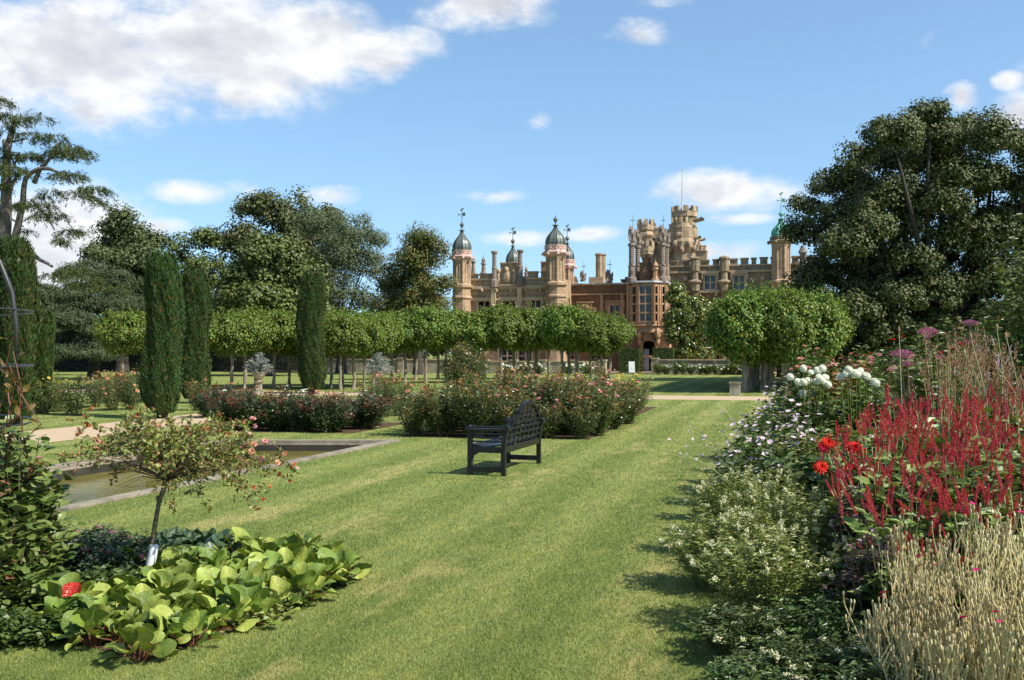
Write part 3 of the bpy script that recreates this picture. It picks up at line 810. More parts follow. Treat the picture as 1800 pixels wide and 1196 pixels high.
for a in (1052, 1058.5): 
    x = CX(a, qq); g.lathe(x, qq+.2, [(.30, 6), (.30, CZ(a,450,qq)), (.38, CZ(a,449,qq)), (.38, CZ(a,446.5,qq)), (.30, CZ(a,446,qq))], 8, math.pi/8)
g.lathe(CX(1055, qq), qq-.3, [(.28, 6), (.28, CZ(1055,450,qq)), (.36, CZ(1055,449,qq)), (.36, CZ(1055,446.8,qq)), (.28, CZ(1055,446.2,qq))], 8, math.pi/8)
g.box(CX(1037,qq), CX(1062,qq), qq-.6, qq+1, 6, CZ(1050,488,qq))
part('chimney', g, M['stoneT'], castle)
# ---- entrance bay with two-storey oriel
q = -1.6
X0, X1 = CX(1098, q), CX(1176, q); zc = CZ(1135, 498, q); zs = CZ(1135, 567, q)
dx0, dx1, dzt = CX(1128.5, q), CX(1153, q), CZ(1140, 597, q)
g = Geo()
walls(g, X0, X1, Z0, zs, q, [(dx0, dx1, Z0, dzt)], 1.2)
body(g, X0, X1, Z0, zs, q, 2.3, 1.21)
walls(g, CX(1100, q+.9), CX(1174, q+.9), zs, zc, q+.9, []); body(g, CX(1100, q+.9), CX(1174, q+.9), zs, zc, q+.9, 1.6)
bay = part('entrance_bay_wall', g, M['stoneR'], castle)
# arched head and door
g = Geo(); xm = (dx0+dx1)/2; hw = (dx1-dx0)/2
for k in range(10):
    def arch(t):
        a = math.pi*t; return xm - hw*math.cos(a), dzt - hw*.62 + hw*.62*math.sin(a)**.8
    (xa, za), (xb, zb) = arch(k/10), arch((k+1)/10)
    for y0, y1 in ((q-.002, q+1.0),):
        g.add([(xa,y0,za),(xb,y0,zb),(xb,y0,dzt+.01),(xa,y0,dzt+.01),(xa,y1,za),(xb,y1,zb),(xb,y1,dzt+.01),(xa,y1,dzt+.01)], q=[(0,1,2,3),(0,4,5,1),(4,7,6,5)])
part('door_arch', g, M['trimR'], castle)
g = Geo(); rim = [arch(k/14) for k in range(15)]; rim = [(dx0, .25)] + rim + [(dx1, .25)]
g.tube([(x, q-.05, z) for x, z in rim], .13, 6)
g.box(dx0-.5, dx1+.5, q-.2, q-.005, dzt+.25, dzt+.42)
part('door_moulding', g, M['trimR'], castle)
g = Geo(); g.box(dx0, dx1, q+1.1, q+1.19, 0.06, dzt); part('doorway', g, M['shadein'], castle)
g = Geo(); g.box(dx0+.02, dx0+.52, q+.55, q+.62, 0.1, dzt-.8); part('door', g, M['leadflat'], castle)
# oriel
fx0, fx1 = CX(1121, q-.9), CX(1148, q-.9)
pl = [(CX(1111, q), q), (fx0, q-.9), (fx1, q-.9), (CX(1170, q), q)]
zo0, zo1 = CZ(1135, 566, q-.5), CZ(1135, 503, q-.5)
g = Geo(); fr = Geo(); gl = Geo()
for (ax, ay), (bx, by), nx in ((pl[0], pl[1], 1), (pl[1], pl[2], 2), (pl[2], pl[3], 2)):
    for i in range(nx+1):
        t = i/nx; x = ax+(bx-ax)*t; y = ay+(by-ay)*t; wd = .14 if 0 < i < nx else .2
        if nx == 2 and 0 < i < nx and (ax, ay) == pl[1]: wd = .07
        fr.lathe(x, y, [(wd, zo0-.1), (wd, zo1+.1)], 6)
    for k in range(5):
        z = zo0+(zo1-zo0)*k/4; fr.beam((ax, ay, z), (bx, by, z), .16, .13)
    gl.add([(ax, ay+.06, zo0), (bx, by+.06, zo0), (bx, by+.06, zo1), (ax, ay+.06, zo1)], q=[(0,1,2,3)])
ow = part('oriel_window', fr, M['trimR'], castle); part('pane', gl, M['glass'], ow)
g = Geo()
# solid right canted face with niches + corbelled underside + head
def canted(z0, z1, k, off=0):
    P_ = [((x-xm)*k + xm, q + (y-q)*k) for x, y in pl]
    return [(x, y-off, z0) for x, y in P_] + [(x, y-off, z1) for x, y in P_]
for z0, z1, k in ((zo1-.02, zc, 1.03), (zo0-.35, zo0-.02, 1.06), (zo0-.9, zo0-.352, .86), (zo0-1.5, zo0-.902, .55)):
    g.add(canted(z0, z1, k), q=[(0,1,5,4),(1,2,6,5),(2,3,7,6),(4,5,6,7),(3,2,1,0)])
for s, a in ((0, 1124), (1, 1156)):
    x = CX(a, q-.5); g.ell((x, q-.45, zo0-1.0), (.28, .4, .5), 8, 6); g.ell((x, q-.3, zo0-1.6), (.18, .28, .4), 8, 6)
g.box(CX(1110, q), CX(1172, q), q-.16, q-.004, zo0-3.0, zo0-2.84); g.box(CX(1150,q), CX(1168,q), q-.5, q-.17, CZ(1160,587,q)-.1, CZ(1160,587,q)+.1)
for a in (1152, 1157, 1163, 1169):
    x = CX(a, q-.35); t = (a-1148)/22; y = q-.9+.9*t-.12; g.lathe(x, y, [(.07, zo0-.3), (.07, zo1)], 6)
for a in (1103, 1112, 1174): x = CX(a, q); g.lathe(x, q+.5, [(.2, 0), (.2, zs-2), (.14, zs-1.9), (.14, zc)], 8)
part('oriel_surround', g, M['trimR'], castle)
g = Geo(); g.add(canted(zc+.002, zc+.14, 1.16, .05), q=[(0,1,5,4),(1,2,6,5),(2,3,7,6),(4,5,6,7),(3,2,1,0)]); g.box(CX(1102,q), CX(1174,q), q+.0, q+2.4, zc+.004, zc+.16)
part('lead_roof_edge', g, M['leadflat'], castle)
# gable above the oriel
g = Geo(); yy2 = q+.2
for a, b, t_ in ((1124,1129,464),(1129.1,1134,455),(1134.1,1139,449),(1139.1,1144,455),(1144.1,1149,464),(1149.1,1154,474)):
    g.box(CX(a,yy2), CX(b,yy2), yy2, yy2+.5, zc+.16, CZ(a,t_,yy2)); g.box(CX(a,yy2)-.04, CX(b,yy2)+.04, yy2-.06, yy2+.56, CZ(a,t_,yy2)+.002, CZ(a,t_,yy2)+.12)
g.box(CX(1122,yy2+.4), CX(1172,yy2+.4), yy2+.51, yy2+1.6, zc+.16, CZ(1150,476,yy2))
g2 = part('stepped_gable', g, M['stoneR'], castle)
g = Geo(); x, z = CX(1138, yy2), CZ(1138, 478, yy2)
for i in range(9):
    a = i*2*math.pi/9+.3; g.tube([(x, yy2-.08, z), (x+.35*math.cos(a), yy2-.16, z+.35*math.sin(a)), (x+.6*math.cos(a+.5), yy2-.08, z+.6*math.sin(a+.5))], [.13, .11, .05], 5)
g.ell((x, yy2-.1, z), (.25, .18, .25), 8, 5); g.ell((x, yy2-.1, z+.75), (.12, .12, .3), 6, 4)
part('carved_crest', g, M['stoneR'], g2)
def beast_column(px, q, pyb, pym, pyt, r=.2, vane=None):
    x = CX(px, q); zb, zm = CZ(px, pyb, q), CZ(px, pym, q); g = Geo(); h = zm - zb
    g.lathe(x, q, [(r*1.7, zb), (r*1.7, zb+h*.10), (r*1.2, zb+h*.14), (r*1.2, zb+h*.4), (r*1.5, zb+h*.42), (r*1.0, zb+h*.46), (r, zm-.2), (r*1.5, zm-.1), (r*1.5, zm)], 8)
    for i in range(9):
        z = zb+h*(.48+.05*i); g.lathe(x, q, [(r*1.0, z), (r*1.12, z+.03), (r*1.0, z+.06)], 8)
    c = part('beast_column', g, M['stoneC'], castle)
    beast(px, q, pym, pyt, 1.15, vane, parent=c)
    g = Geo(); g.ell((x, q-.2, zb+h*.33), (.22, .22, .4), 7, 5); g.ell((x+.1, q-.25, zb+h*.44), (.12, .15, .14), 6, 4); part('carved_figure', g, M['stoneC'], c)
beast_column(1110.5, q+.0, 496, 430, 397, .24, 378); beast_column(1121, q+1.4, 495, 434, 403, .2, 385)
beast_column(1164.5, q-.1, 495, 430, 395, .24, 378); beast_column(1171.5, q+1.4, 494, 432, 402, .2, None)
pinnacle(1152, q-.3, 470, 496, .2, 'trimR')
# ---- great tower behind
q = 13.0
def turret(name, px, q, r, pyb, pyt, crown=True, n=10, mt='stoneT', par=None, corb=True):
    x = CX(px, q); zb, z1 = CZ(px, pyb, q), CZ(px, pyt, q); h = z1-zb; g = Geo()
    ch = .62
    pr = [(r*.5, zb-.9), (r*.8, zb-.3), (r*1.12, zb), (r*1.12, zb+.2), (r, zb+.35)] if corb else [(r, zb)]
    pr += [(r, z1-ch-.55), (r*1.16, z1-ch-.4), (r*1.16, z1-ch+.1)]
    g.lathe(x, q, pr, n)
    m = 8
    for i in range(m):
        a0 = 2*math.pi*i/m; a1 = a0 + 2*math.pi/m*.52
        v = []
        for a in (a0, (a0+a1)/2, a1):
            for rr in (r*1.18, r*.86):
                for z in (z1-ch+.05, z1): v.append((x+rr*math.cos(a), q+rr*math.sin(a), z))
        qd = []
        for k in (0, 4):
            qd += [(k, k+4, k+5, k+1), (k+2, k+3, k+7, k+6), (k+1, k+5, k+7, k+3)]
        qd += [(0, 1, 3, 2), (8, 10, 11, 9)]
        g.add(v, q=qd)
    return part(name, g, M[mt], par or castle)
g = Geo()
x0, x1 = CX(1130, q), CX(1199, q)
g.box(x0, x1, q, q+5, 5, CZ(1150, 420, q)); g.box(x0-.3, x1+.3, q-.25, q+5.2, CZ(1150, 420, q)+.002, CZ(1150, 416, q))
for k in range(7):
    xx_ = x0+(x1-x0)*(k+.5)/7; g.ell((xx_, q-.1, CZ(1150,424,q)), (.22,.25,.3), 6, 4)
for k in range(3): xx_ = x0+(x1-x0)*(k+.8)/3.6; g.box(xx_-.45, xx_+.45, q-.1, q-.003, CZ(1150,447,q), CZ(1150,430,q)); g.ell((xx_, q-.15, CZ(1150,438,q)), (.25,.15,.35), 8, 5)
tw = part('great_tower', g, M['stoneT'], castle)
g = Geo()
for a, b, c_, t_ in ((1142,1147,404,399),(1147.1,1152,404,395),(1152.1,1157,409,403),(1157.1,1162,409,401),(1162.1,1176,412,407),(1176.1,1181,405,397),(1181.1,1186,400,390),(1186.1,1192,396,386)):
    g.box(CX(a,q), CX(b,q), q+.05, q+.6, CZ(1150,416,q)+.01, CZ(a,t_,q)); g.box(CX(a,q)-.03, CX(b,q)+.03, q, q+.65, CZ(a,t_,q)+.002, CZ(a,t_,q)+.15)
part('tower_battlement', g, M['stoneT'], tw)
turret('corner_turret', 1135, q+.1, .72, 415, 387, par=tw)
turret('corner_turret', 1195.5, q-.1, .74, 416, 383, par=tw)
turret('stair_turret', 1203, q+1.2, 1.12, 414, 364, par=tw, corb=False)
g = Geo(); x = CX(1200, q)
g.lathe(x, q+.6, [(1.25, 4), (1.25, CZ(1200,446,q)), (1.6, CZ(1200,436,q)), (1.65, CZ(1200,426,q)), (1.45, CZ(1200,420,q)), (1.45, CZ(1200,400,q)), (1.25, CZ(1200,396,q))], 12)
for i in range(12):
    a = -math.pi/2 + (i-4)*.42
    g.ell((x+1.62*math.cos(a), q+.6+1.62*math.sin(a), CZ(1200, 430 if i % 2 else 440, q)), (.24,.24,.34), 6, 4)
for a, pz in ((-.3, 389), (-.5, 388), (-.1, 423), (-.6, 421)):
    r0 = 1.2; g.tube([(x+r0*math.cos(a), q+.6+r0*math.sin(a), CZ(1200,pz,q)), (x+(r0+.75)*math.cos(a), q+.6+(r0+.75)*math.sin(a), CZ(1200,pz-1,q)), (x+(r0+.95)*math.cos(a), q+.6+(r0+.95)*math.sin(a), CZ(1200,pz-2.5,q))], [.2, .13, .15], 6)
part('tower_shaft', g, M['stoneT'], tw)
for px_, b_ in ((1137, 470), (1168, 470)):
    turret('machicolated_turret', px_, q-.3, .7 if px_ < 1150 else .5, b_-22, 425, par=tw)
x = CX(1199.2, q+1.2); g = Geo(); g.tube([(x, q+1.2, CZ(1199,368,q)), (x, q+1.2, CZ(1199,296,q))], [.075, .045], 6); g.ell((x, q+1.2, CZ(1199,295,q)), (.1,.1,.1), 6, 4)
part('flagpole', g, M['leadflat'], castle)
# ---- right range (grey above, red below)
q = 0.9
X0, X1 = CX(1173, q), CX(1445, q); zp = CZ(1250, 466, q); zm = CZ(1250, 513, q)
ops = [(CX(a, q), CX(b, q), CZ(a, 509, q), CZ(a, 485, q)) for a, b in ((1239, 1258), (1290, 1309), (1423, 1437))]
g = Geo(); walls(g, X0, X1, zm, zp, q, ops); body(g, X0, X1, zm, zp, q, 13)
part('right_range_upper_wall', g, M['stoneG'], castle)
gops = [(CX(a, q), CX(b, q), CZ(a, 590, q), CZ(a, 545, q)) for a, b in ((1195, 1225), (1262, 1292), (1320, 1350))] + [(CX(a, q), CX(b, q), .7, CZ(a, 604, q)) for a, b in ((1255, 1275), (1380, 1400))]
g = Geo(); walls(g, X0, X1, Z0, zm, q, gops); body(g, X0, X1, Z0, zm, q, 13)
part('right_range_lower_wall', g, M['stoneR'], castle)
for o in ops: window(o, q, 2, 2, 'trim')
for o in gops: window(o, q, 2, 2, 'trimR')
g = Geo(); zs2 = CZ(1250, 478, q)
g.box(X0, X1, q-.18, q-.002, zs2-.08, zs2+.08); g.box(X0, X1, q-.2, q-.002, zm-.08, zm+.1); g.box(X0, X1, q-.08, q-.003, zp-.12, zp-.01)
for a in (1205, 1340, 1395): g.ell((CX(a, q), q-.06, CZ(a, 490, q)), (.2, .12, .2), 8, 5)
part('string_course', g, M['trim'], castle)
merlons('merlon', 1173, 1445, q, 466, 456, 'stoneG', [(1179,1191,458),(1199,1212,457),(1232,1246,457),(1253,1264,455.5),(1283,1296,454.5),(1302,1315,453.5),(1321,1329,453),(1336,1349,452),(1355,1366,451.5),(1392,1404,450),(1418,1432,449)])
for a, t_ in ((1222, 455), (1273.5, 453)):
    x = CX(a, q); g = Geo(); g.lathe(x, q-.2, [(.40, CZ(a,512,q)), (.44, CZ(a,500,q)), (.62, CZ(a,497,q)), (.62, CZ(a,495,q)), (.30, CZ(a,492,q)), (.28, CZ(a,480,q)), (.42, CZ(a,477,q)), (.42, CZ(a,457,q)), (.5, CZ(a,456,q)), (.5, CZ(a,t_,q)), (.1, CZ(a,t_,q)+.15)], 8, math.pi/8)
    g.lathe(x, q-.2, [(.3, 0), (.3, CZ(a,513,q)), (.5, CZ(a,512,q))], 8, math.pi/8)
    part('buttress_turret', g, M['stoneG'], castle)
g = Geo(); qq = q+6; g.box(CX(1222.5,qq), CX(1242.5,qq), qq, qq+1.2, 7, CZ(1232,442,qq)); g.box(CX(1222,qq), CX(1243,qq), qq-.1, qq+1.3, CZ(1232,442,qq)+.002, CZ(1232,440.5,qq))
ch = part('chimney', g, M['stoneT'], castle)
for a in (1226, 1232.5, 1239):
    g = Geo(); g.lathe(CX(a,qq), qq+.5, [(.17, CZ(a,441,qq)), (.15, CZ(a,433,qq)), (.19, CZ(a,432,qq)), (.19, CZ(a,430.5,qq)), (.12, CZ(a,430.5,qq)-.05)], 8); part('chimney_pot', g, M['trim'], ch)
tw = octo_tower(1373, q-.6, .80, 428, 416.5, 377, 338, 0, mt='stoneY', dome='copper', lr=1.25, bandz=(CZ(1373,520,q), CZ(1373,499,q)), cornm='stoneG')
x = CX(1411, q-.5); g = Geo()
pts = [(x+.13*math.cos(k*.9), q-.5+.13*math.sin(k*.9), CZ(1411,512,q)+k*.13) for k in range(24)]
g.tube(pts, .2, 7); g.tube([(2*x-p[0], 2*(q-.5)-p[1], p[2]) for p in pts], .2, 7); g.lathe(x, q-.5, [(.2, pts[-1][2]), (.38, pts[-1][2]+.2), (.1, pts[-1][2]+.8)], 8); g.lathe(x, q-.5, [(.3, 0), (.3, CZ(1411,514,q)), (.45, CZ(1411,512,q))], 8)
part('twisted_column', g, M['stoneC'], castle)
# roofs (low, dark) behind the parapets
g = Geo()
for a, b, qq, z in ((812, 985, -3.2, CZ(900,492,-4)), (990, 1106, 1.2, CZ(1050,501,1)), (1176, 1440, 1.6, CZ(1250,470,1))):
    g.box(CX(a,qq)+.2, CX(b,qq)-.2, qq, qq+10, z-.5, z-.1)
part('roof', g, M['leadrib'], castle)

# ================================================================== TERRACE FURNITURE
def wall_obj(name, label, cat, pts, h, th, mat, capm, pier=None):
    (x0, y0), (x1, y1) = pts; L = math.hypot(x1-x0, y1-y0); rz = math.atan2(y1-y0, x1-x0)
    e = empty(name, label, cat, ((x0+x1)/2, (y0+y1)/2, 0), rz)
    g = Geo(); g.box(-L/2, L/2, -th/2, th/2, 0, h); part('wall', g, mat, e)
    g = Geo(); g.box(-L/2-.05, L/2+.05, -th/2-.06, th/2+.06, h+.002, h+.09); part('coping', g, capm, e)
    if pier:
        for x in pier:
            g = Geo(); g.box(x*L/2-.25, x*L/2+.25, -th/2-.08, th/2+.08, 0, h+.1); g.box(x*L/2-.3, x*L/2+.3, -th/2-.13, th/2+.13, h+.102, h+.2); part('pier', g, mat, e)
    return e
YW = 79.5
a = axis_pt((at(1151, YW), YW), 0, 0); b = axis_pt(a, 8.6, 0)
wall_obj('terrace_wall', 'low pale stone terrace wall right of the castle doorway, flowers at its foot', 'wall', (a, b), zt(634, 78.5), .4, M['wallst'], M['trim'], (-1,))
a2 = axis_pt(a, -4.0, 0); b2 = axis_pt(a, -13.5, 0)
wall_obj('terrace_wall', 'low pale stone terrace wall under the left wing, seen behind the lime trunks', 'wall', (b2, a2), zt(637, 81), .4, M['wallst'], M['trim'], (-1, -.5, 0, .5, 1))
a3 = axis_pt(b2, -.1, 0); b3 = axis_pt(a3, -14, 0)
wall_obj('terrace_wall', 'low stone terrace wall farthest left, seen beyond the rose arch', 'wall', (b3, a3), 1.05, .4, M['wallst'], M['trim'], (-1, 0))
Y = 41.5; e = empty('stone_pier', 'short square stone pier standing at the path edge beside the lime trunks', 'pier', (at(1292, Y), Y, 0), -AX)
g = Geo(); g.box(-.2, .2, -.2, .2, 0, .46); part('shaft', g, M['wallst'], e); g = Geo(); g.box(-.23, .23, -.23, .23, .462, .53); part('cap', g, M['coping'], e)
Y = 80; e = empty('notice_board', 'small blank white notice board leaning by the castle steps', 'sign', (at(1111, Y), Y, 0.05), -AX)
g = Geo(); g.add([(-.24, 0, .08), (.22, 0, .08), (.16, .22, .92), (-.30, .22, .92), (-.24, .03, .08), (.22, .03, .08), (.16, .25, .92), (-.30, .25, .92)], q=[(0,1,2,3),(7,6,5,4),(0,4,5,1),(1,5,6,2),(2,6,7,3),(3,7,4,0)])
part('board', g, M['white'], e)
g = Geo(); g.tube([(-.2, .25, .9), (-.2, .5, 0)], .02, 4); g.tube([(.14, .25, .9), (.14, .5, 0)], .02, 4); g.tube([(-.22, .01, .1), (-.22, .0, 0)], .02, 4); g.tube([(.2, .01, .1), (.2, 0, 0)], .02, 4); part('easel_leg', g, M['leadflat'], e)

# ================================================================== LUTYENS BENCH
bn = np.array(gp(884, 838)); bf = np.array(gp(948, 815))
Lb = np.linalg.norm(bf - bn); mid = (bn + bf) / 2; rz = math.atan2(bf[1]-bn[1], bf[0]-bn[0])
bench = empty('garden_bench', 'black wooden garden bench with high scrolled lattice back standing alone on the lawn', 'bench', (mid[0], mid[1], 0), rz)
# local: x along the back (near end at -L/2), +y towards the seat's front (left in the photo)
hl = Lb/2; dp = .50; pw = .062
def bpart(name, g): 
    o = part(name, g, M['benchp'], bench)
    return o
ftop = .66
for sx_ in (-1, 1):
    x = sx_*(hl-pw/2)
    g = Geo(); g.beam((x, dp, 0), (x, dp, ftop-.02), pw, pw, (0,1,0)); bpart('leg', g)
    g = Geo(); g.beam((x, 0, 0), (x, 0, .42), pw, pw, (0,1,0)); g.beam((x, 0, .415), (x, -.05, .70), pw-.004, pw-.004, (0,1,0)); bpart('leg', g)
    g = Geo(); g.beam((x, pw/2+.001, .09), (x, dp-pw/2-.001, .09), .04, .075); bpart('stretcher', g)
    g = Geo()                                   # arm: scrolled ends and rails
    g.tube([(x-.05, dp+.01, ftop), (x+.05, dp+.01, ftop)], .048, 12); g.tube([(x-.05, -.05, ftop+.01), (x+.05, -.05, ftop+.01)], .048, 12)
    for yc in (dp+.01, -.05):
        for xx_ in (x-.05, x+.05): g.ell((xx_, yc, ftop if yc > 0 else ftop+.01), (.006, .048, .048), 12, 6)
    g.beam((x, -.03, ftop-.01), (x, dp, ftop-.015), .09, .03); g.beam((x, -.03, ftop+.03), (x, dp, ftop+.025), .035, .022)
    for k in range(3):
        z = .50 + .052*k - .02; g.beam((x, -.02, z), (x, dp-.031, z), .022, .022)
    bpart('armrest', g)
    g = Geo(); g.beam((x, pw/2+.001, .365), (x, dp-pw/2-.001, .365), .042, .085)
    g.add([(x-.018, dp-.031, .32), (x-.018, dp-.13, .322), (x-.018, dp-.06, .28), (x-.018, dp-.031, .20), (x+.018, dp-.031, .32), (x+.018, dp-.13, .322), (x+.018, dp-.06, .28), (x+.018, dp-.031, .20)], q=[(0,1,2,3),(7,6,5,4),(1,5,6,2),(2,6,7,3)])
    bpart('side_apron', g)
g = Geo(); g.beam((-hl+pw, 0, .365), (hl-pw, 0, .365), .045, .09); bpart('back_rail', g)
g = Geo(); g.beam((-hl+pw, dp, .365), (hl-pw, dp, .365), .04, .08)
for s in (-1, 1):
    x = s*(hl-pw); g.add([(x, dp-.018, .325), (x-s*.12, dp-.018, .326), (x-s*.04, dp-.018, .26), (x, dp-.018, .20), (x, dp+.018, .325), (x-s*.12, dp+.018, .326), (x-s*.04, dp+.018, .26), (x, dp+.018, .20)], q=[(0,1,2,3),(7,6,5,4),(1,5,6,2),(2,6,7,3)])
bpart('front_apron', g)
g = Geo()
for k in range(8):
    y = .045 + k*(dp-.02)/7.6; z = .415 + .012*math.cos(k*.8)
    g.box(-hl+pw+.002, hl-pw-.002, y-.024, y+.024, z-.011, z+.011)
bpart('seat', g)
# back: crest outline, verticals and rails
def crest(u):      # u 0..1 along the length -> height
    u = min(u, 1-u)*2
    pts = [(0,.70),(.05,.71),(.11,.735),(.13,.755),(.17,.755),(.20,.745),(.27,.765),(.36,.82),(.41,.855),(.43,.88),(.48,.88),(.55,.915),(.66,.965),(.80,1.0),(.92,1.013),(1,1.015)]
    for (a, za), (b, zb) in zip(pts, pts[1:]):
        if u <= b: return za + (zb-za)*(u-a)/(b-a)
    return pts[-1][1]
def yb(z): return -.05*(z-.42)/.28 if z > .42 else 0
g = Geo(); N = 60
cp = [((-hl+.03)+(2*hl-.06)*k/N, crest(k/N)) for k in range(N+1)]
v = []; qd = []
for x, z in cp:
    y = yb(z); v += [(x, y-.022, z-.045), (x, y+.022, z-.045), (x, y+.024, z+.012), (x, y-.02, z+.012)]
for k in range(N):
    for i in range(4): j = (i+1) % 4; qd.append((k*4+i, k*4+j, k*4+4+j, k*4+4+i))
g.add(v, q=qd)
for u in (.075, .925, .22, .78):
    x = -hl+.03+(2*hl-.06)*u; z = crest(u)-.005; g.tube([(x, yb(z)-.03, z), (x, yb(z)+.03, z)], .035, 10)
bk = bpart('backrest', g)
g = Geo(); nv = 8
for i in range(1, nv):
    u = i/nv; x = -hl+.03+(2*hl-.06)*u; z = crest(u)-.04; g.beam((x, 0, .40), (x, yb(z), z), .034, .020, (0,1,0))
part('upright', g, M['benchp'], bk)
g = Geo()
for z in (.485, .57, .655, .735, .81, .885):
    us = [k/200 for k in range(201) if crest(k/200) - .03 > z]
    if z > .9 or not us: continue
    xa, xb = -hl+.03+(2*hl-.06)*us[0], -hl+.03+(2*hl-.06)*us[-1]
    g.beam((xa, yb(z)-.012, z), (xb, yb(z)-.012, z), .016, .020)
part('rail', g, M['benchp'], bk)
# ================================================================== TREES
def limb(a, b, bend=.25, n=6):
    a = np.array(a, float); b = np.array(b, float); L = np.linalg.norm(b - a)
    c = (a + b)/2 + np.array([rng.normal()*.12*L, rng.normal()*.12*L, -bend*L*.35 + abs(rng.normal())*.05*L])
    t = np.linspace(0, 1, n)[:, None]
    return (1-t)**2*a + 2*t*(1-t)*c + t*t*b
def tree(name, label, cat, Y, base_px, blobs, mat, leafL=.26, leafW=None, ncl=1.0, nlf=70, rc=.75, trunk_r=.4, barkm='bark', depth=1.0, group=None, zbase=0, flat=.8, tpx=None, up=.35, inner=.35):
    """blobs: (px, py, rx_px, ry_px[, dy]) : lobes of the crown as they stand at distance Y (dy = metres nearer/farther)"""
    x0 = at(base_px, Y); e = empty(name, label, cat, (x0, Y, zbase), 0, group)
    k = Y / F; tr = Geo(); cr = Geo(); leafW = leafW or leafL*.55
    top = (0, 0, 0)
    cents = []
    for b in blobs:
        dy = b[4] if len(b) > 4 else rng.uniform(-1, 1)*depth*1.5
        cents.append((np.array([(b[0]-900)*k - x0, dy, H + (YH-b[1])*k - zbase]), np.array([b[2]*k, max(b[2], b[3])*k*depth*.9, b[3]*k])))
    hmean = np.mean([c[2] for c, _ in cents]); cx = np.mean([c[0] for c, _ in cents])
    fork = np.array([cx*.25, 0, max(.6, hmean*.35)])
    tr.tube([(0, 0, -.1), (0, 0, fork[2]*.3), tuple(fork*np.array([.6, 1, .75])), tuple(fork)], [trunk_r*1.35, trunk_r, trunk_r*.9, trunk_r*.8], 8)
    Ps = []; Ns = []
    for bi, (c, r) in enumerate(cents):
        if len(cents) < 20 or bi % 3 == 0: tr.tube(limb(fork*np.array([1, 1, rng.uniform(.8, 1)]), c, .15), np.linspace(trunk_r*.34, trunk_r*.06, 6), 6)
        area = (r[0]*r[2] + r[0]*r[1] + r[1]*r[2]) * 4
        n = max(5, int(area * ncl * .66 / rc**2)); u = unit(n)
        u[:, 2] = np.where(u[:, 2] < -.25, -u[:, 2]*.6, u[:, 2]); u = norm(u)
        rr = np.where(rng.uniform(size=n) < inner, rng.uniform(.35, .8, n), rng.uniform(.78, .96, n))[:, None]
        cc = c + u * r * rr
        for i in range(0, n, 3): tr.tube(limb(c + (cc[i]-c)*.1, cc[i], .1, 4), np.linspace(trunk_r*.09, .02, 4), 4)
        for i in range(n):
            s = rc * rng.choice([.45, .7, 1.0, 1.3])*rng.uniform(.8, 1.15); m = int(nlf * (s/rc)**2 * 1.15 * rng.uniform(.7, 1.2)); st = rng.uniform(.7, 1.3, 3)
            d = unit(m); q = cc[i] + d * (rng.uniform(size=(m, 1))**.45) * s * st * np.array([1, 1, flat])
            Ps.append(q); Ns.append(d*.85 + u[i]*.25 + np.array([0, 0, up]))
    P = np.concatenate(Ps); N = norm(np.concatenate(Ns) + unit(len(P))*.5)
    P += rng.normal(size=P.shape)*rc*.06
    Dr = norm(np.cross(N, unit(len(P)))) + np.array([0, 0, -.25])
    leaves(cr, P, Dr, N, leafL*.86*rng.uniform(.7, 1.25, len(P)), leafW)
    part('trunk', tr, M[barkm], e, True); part('crown', cr, M[mat], e)
    return e
def hull_blobs(poly, n, r0, r1, dy0=-4, dy1=3):
    out = []; P = np.array(poly, float); lo, hi = P.min(0), P.max(0); E = np.roll(P, -1, 0) - P
    while len(out) < n:
        r = rng.uniform(r0, r1); c = rng.uniform(lo, hi)
        if not inpoly(c[0], c[1], poly): continue
        t = np.clip(((c - P)*E).sum(1)/(E**2).sum(1), 0, 1); d = np.linalg.norm(P + E*t[:, None] - c, axis=1).min()
        if d < r*.72: continue
        if any((c[0]-o[0])**2 + (c[1]-o[1])**2 < (.30*(r+o[2]))**2 for o in out) and rng.uniform() < .93: continue
        out.append((c[0], c[1], r, r*rng.uniform(.7, .95), rng.uniform(dy0, dy1)))
    return out
tree('oak_tree', 'huge dark evergreen oak at the right overshadowing the castle end', 'tree', 60, 1640, [
    *hull_blobs([(1378,480),(1372,400),(1392,345),(1440,308),(1470,262),(1520,222),(1580,200),(1625,186),(1680,203),(1740,190),(1800,212),(1900,260),(1960,400),(1940,625),(1420,625),(1402,560)], 124, 28, 54),
    (1500,600,80,40,4),(1620,600,90,40,4),(1740,600,90,40,4)],
    'oak', .21, .14, .62, 150, .66, .75, depth=.9, inner=.2, flat=.85)
tree('maple_tree', 'tall dark broadleaf tree with pointed top behind the two left yew columns', 'tree', 88, 215, [
    *hull_blobs([(150,520),(165,455),(158,425),(198,392),(222,356),(250,362),(262,395),(292,420),(298,540),(292,605),(150,605)], 34, 20, 34, -2, 2)],
    'beech', .30, .2, 1.0, 100, .95, .5)
tree('beech_tree', 'dark round beech between the pointed maple and the great sycamore', 'tree', 92, 320, [
    *hull_blobs([(290,590),(284,420),(318,398),(345,410),(378,398),(392,450),(385,600)], 24, 20, 32, -2, 2)],
    'maple', .30, .2, .8, 90, .95, .5)
tree('sycamore_tree', 'largest rounded dark tree rising in the middle of the left treeline', 'tree', 95, 470, [
    *hull_blobs([(368,440),(378,388),(408,352),(440,343),(490,338),(520,332),(572,348),(604,368),(642,400),(610,570),(380,570)], 46, 24, 40, -3, 2)],
    'oak', .32, .22, .75, 95, 1.0, .7)
tree('ash_tree', 'feathery grey-green tree on the right flank of the great sycamore', 'tree', 84, 600, [
    (560,400,48,38,1),(620,410,42,40,0),(655,430,28,34,0),(590,460,55,45,0),(640,480,40,45,0),(600,520,50,45,0),(575,560,40,40,0),(640,545,38,42,0)],
    'ash', .24, .09, .85, 110, .85, .4)
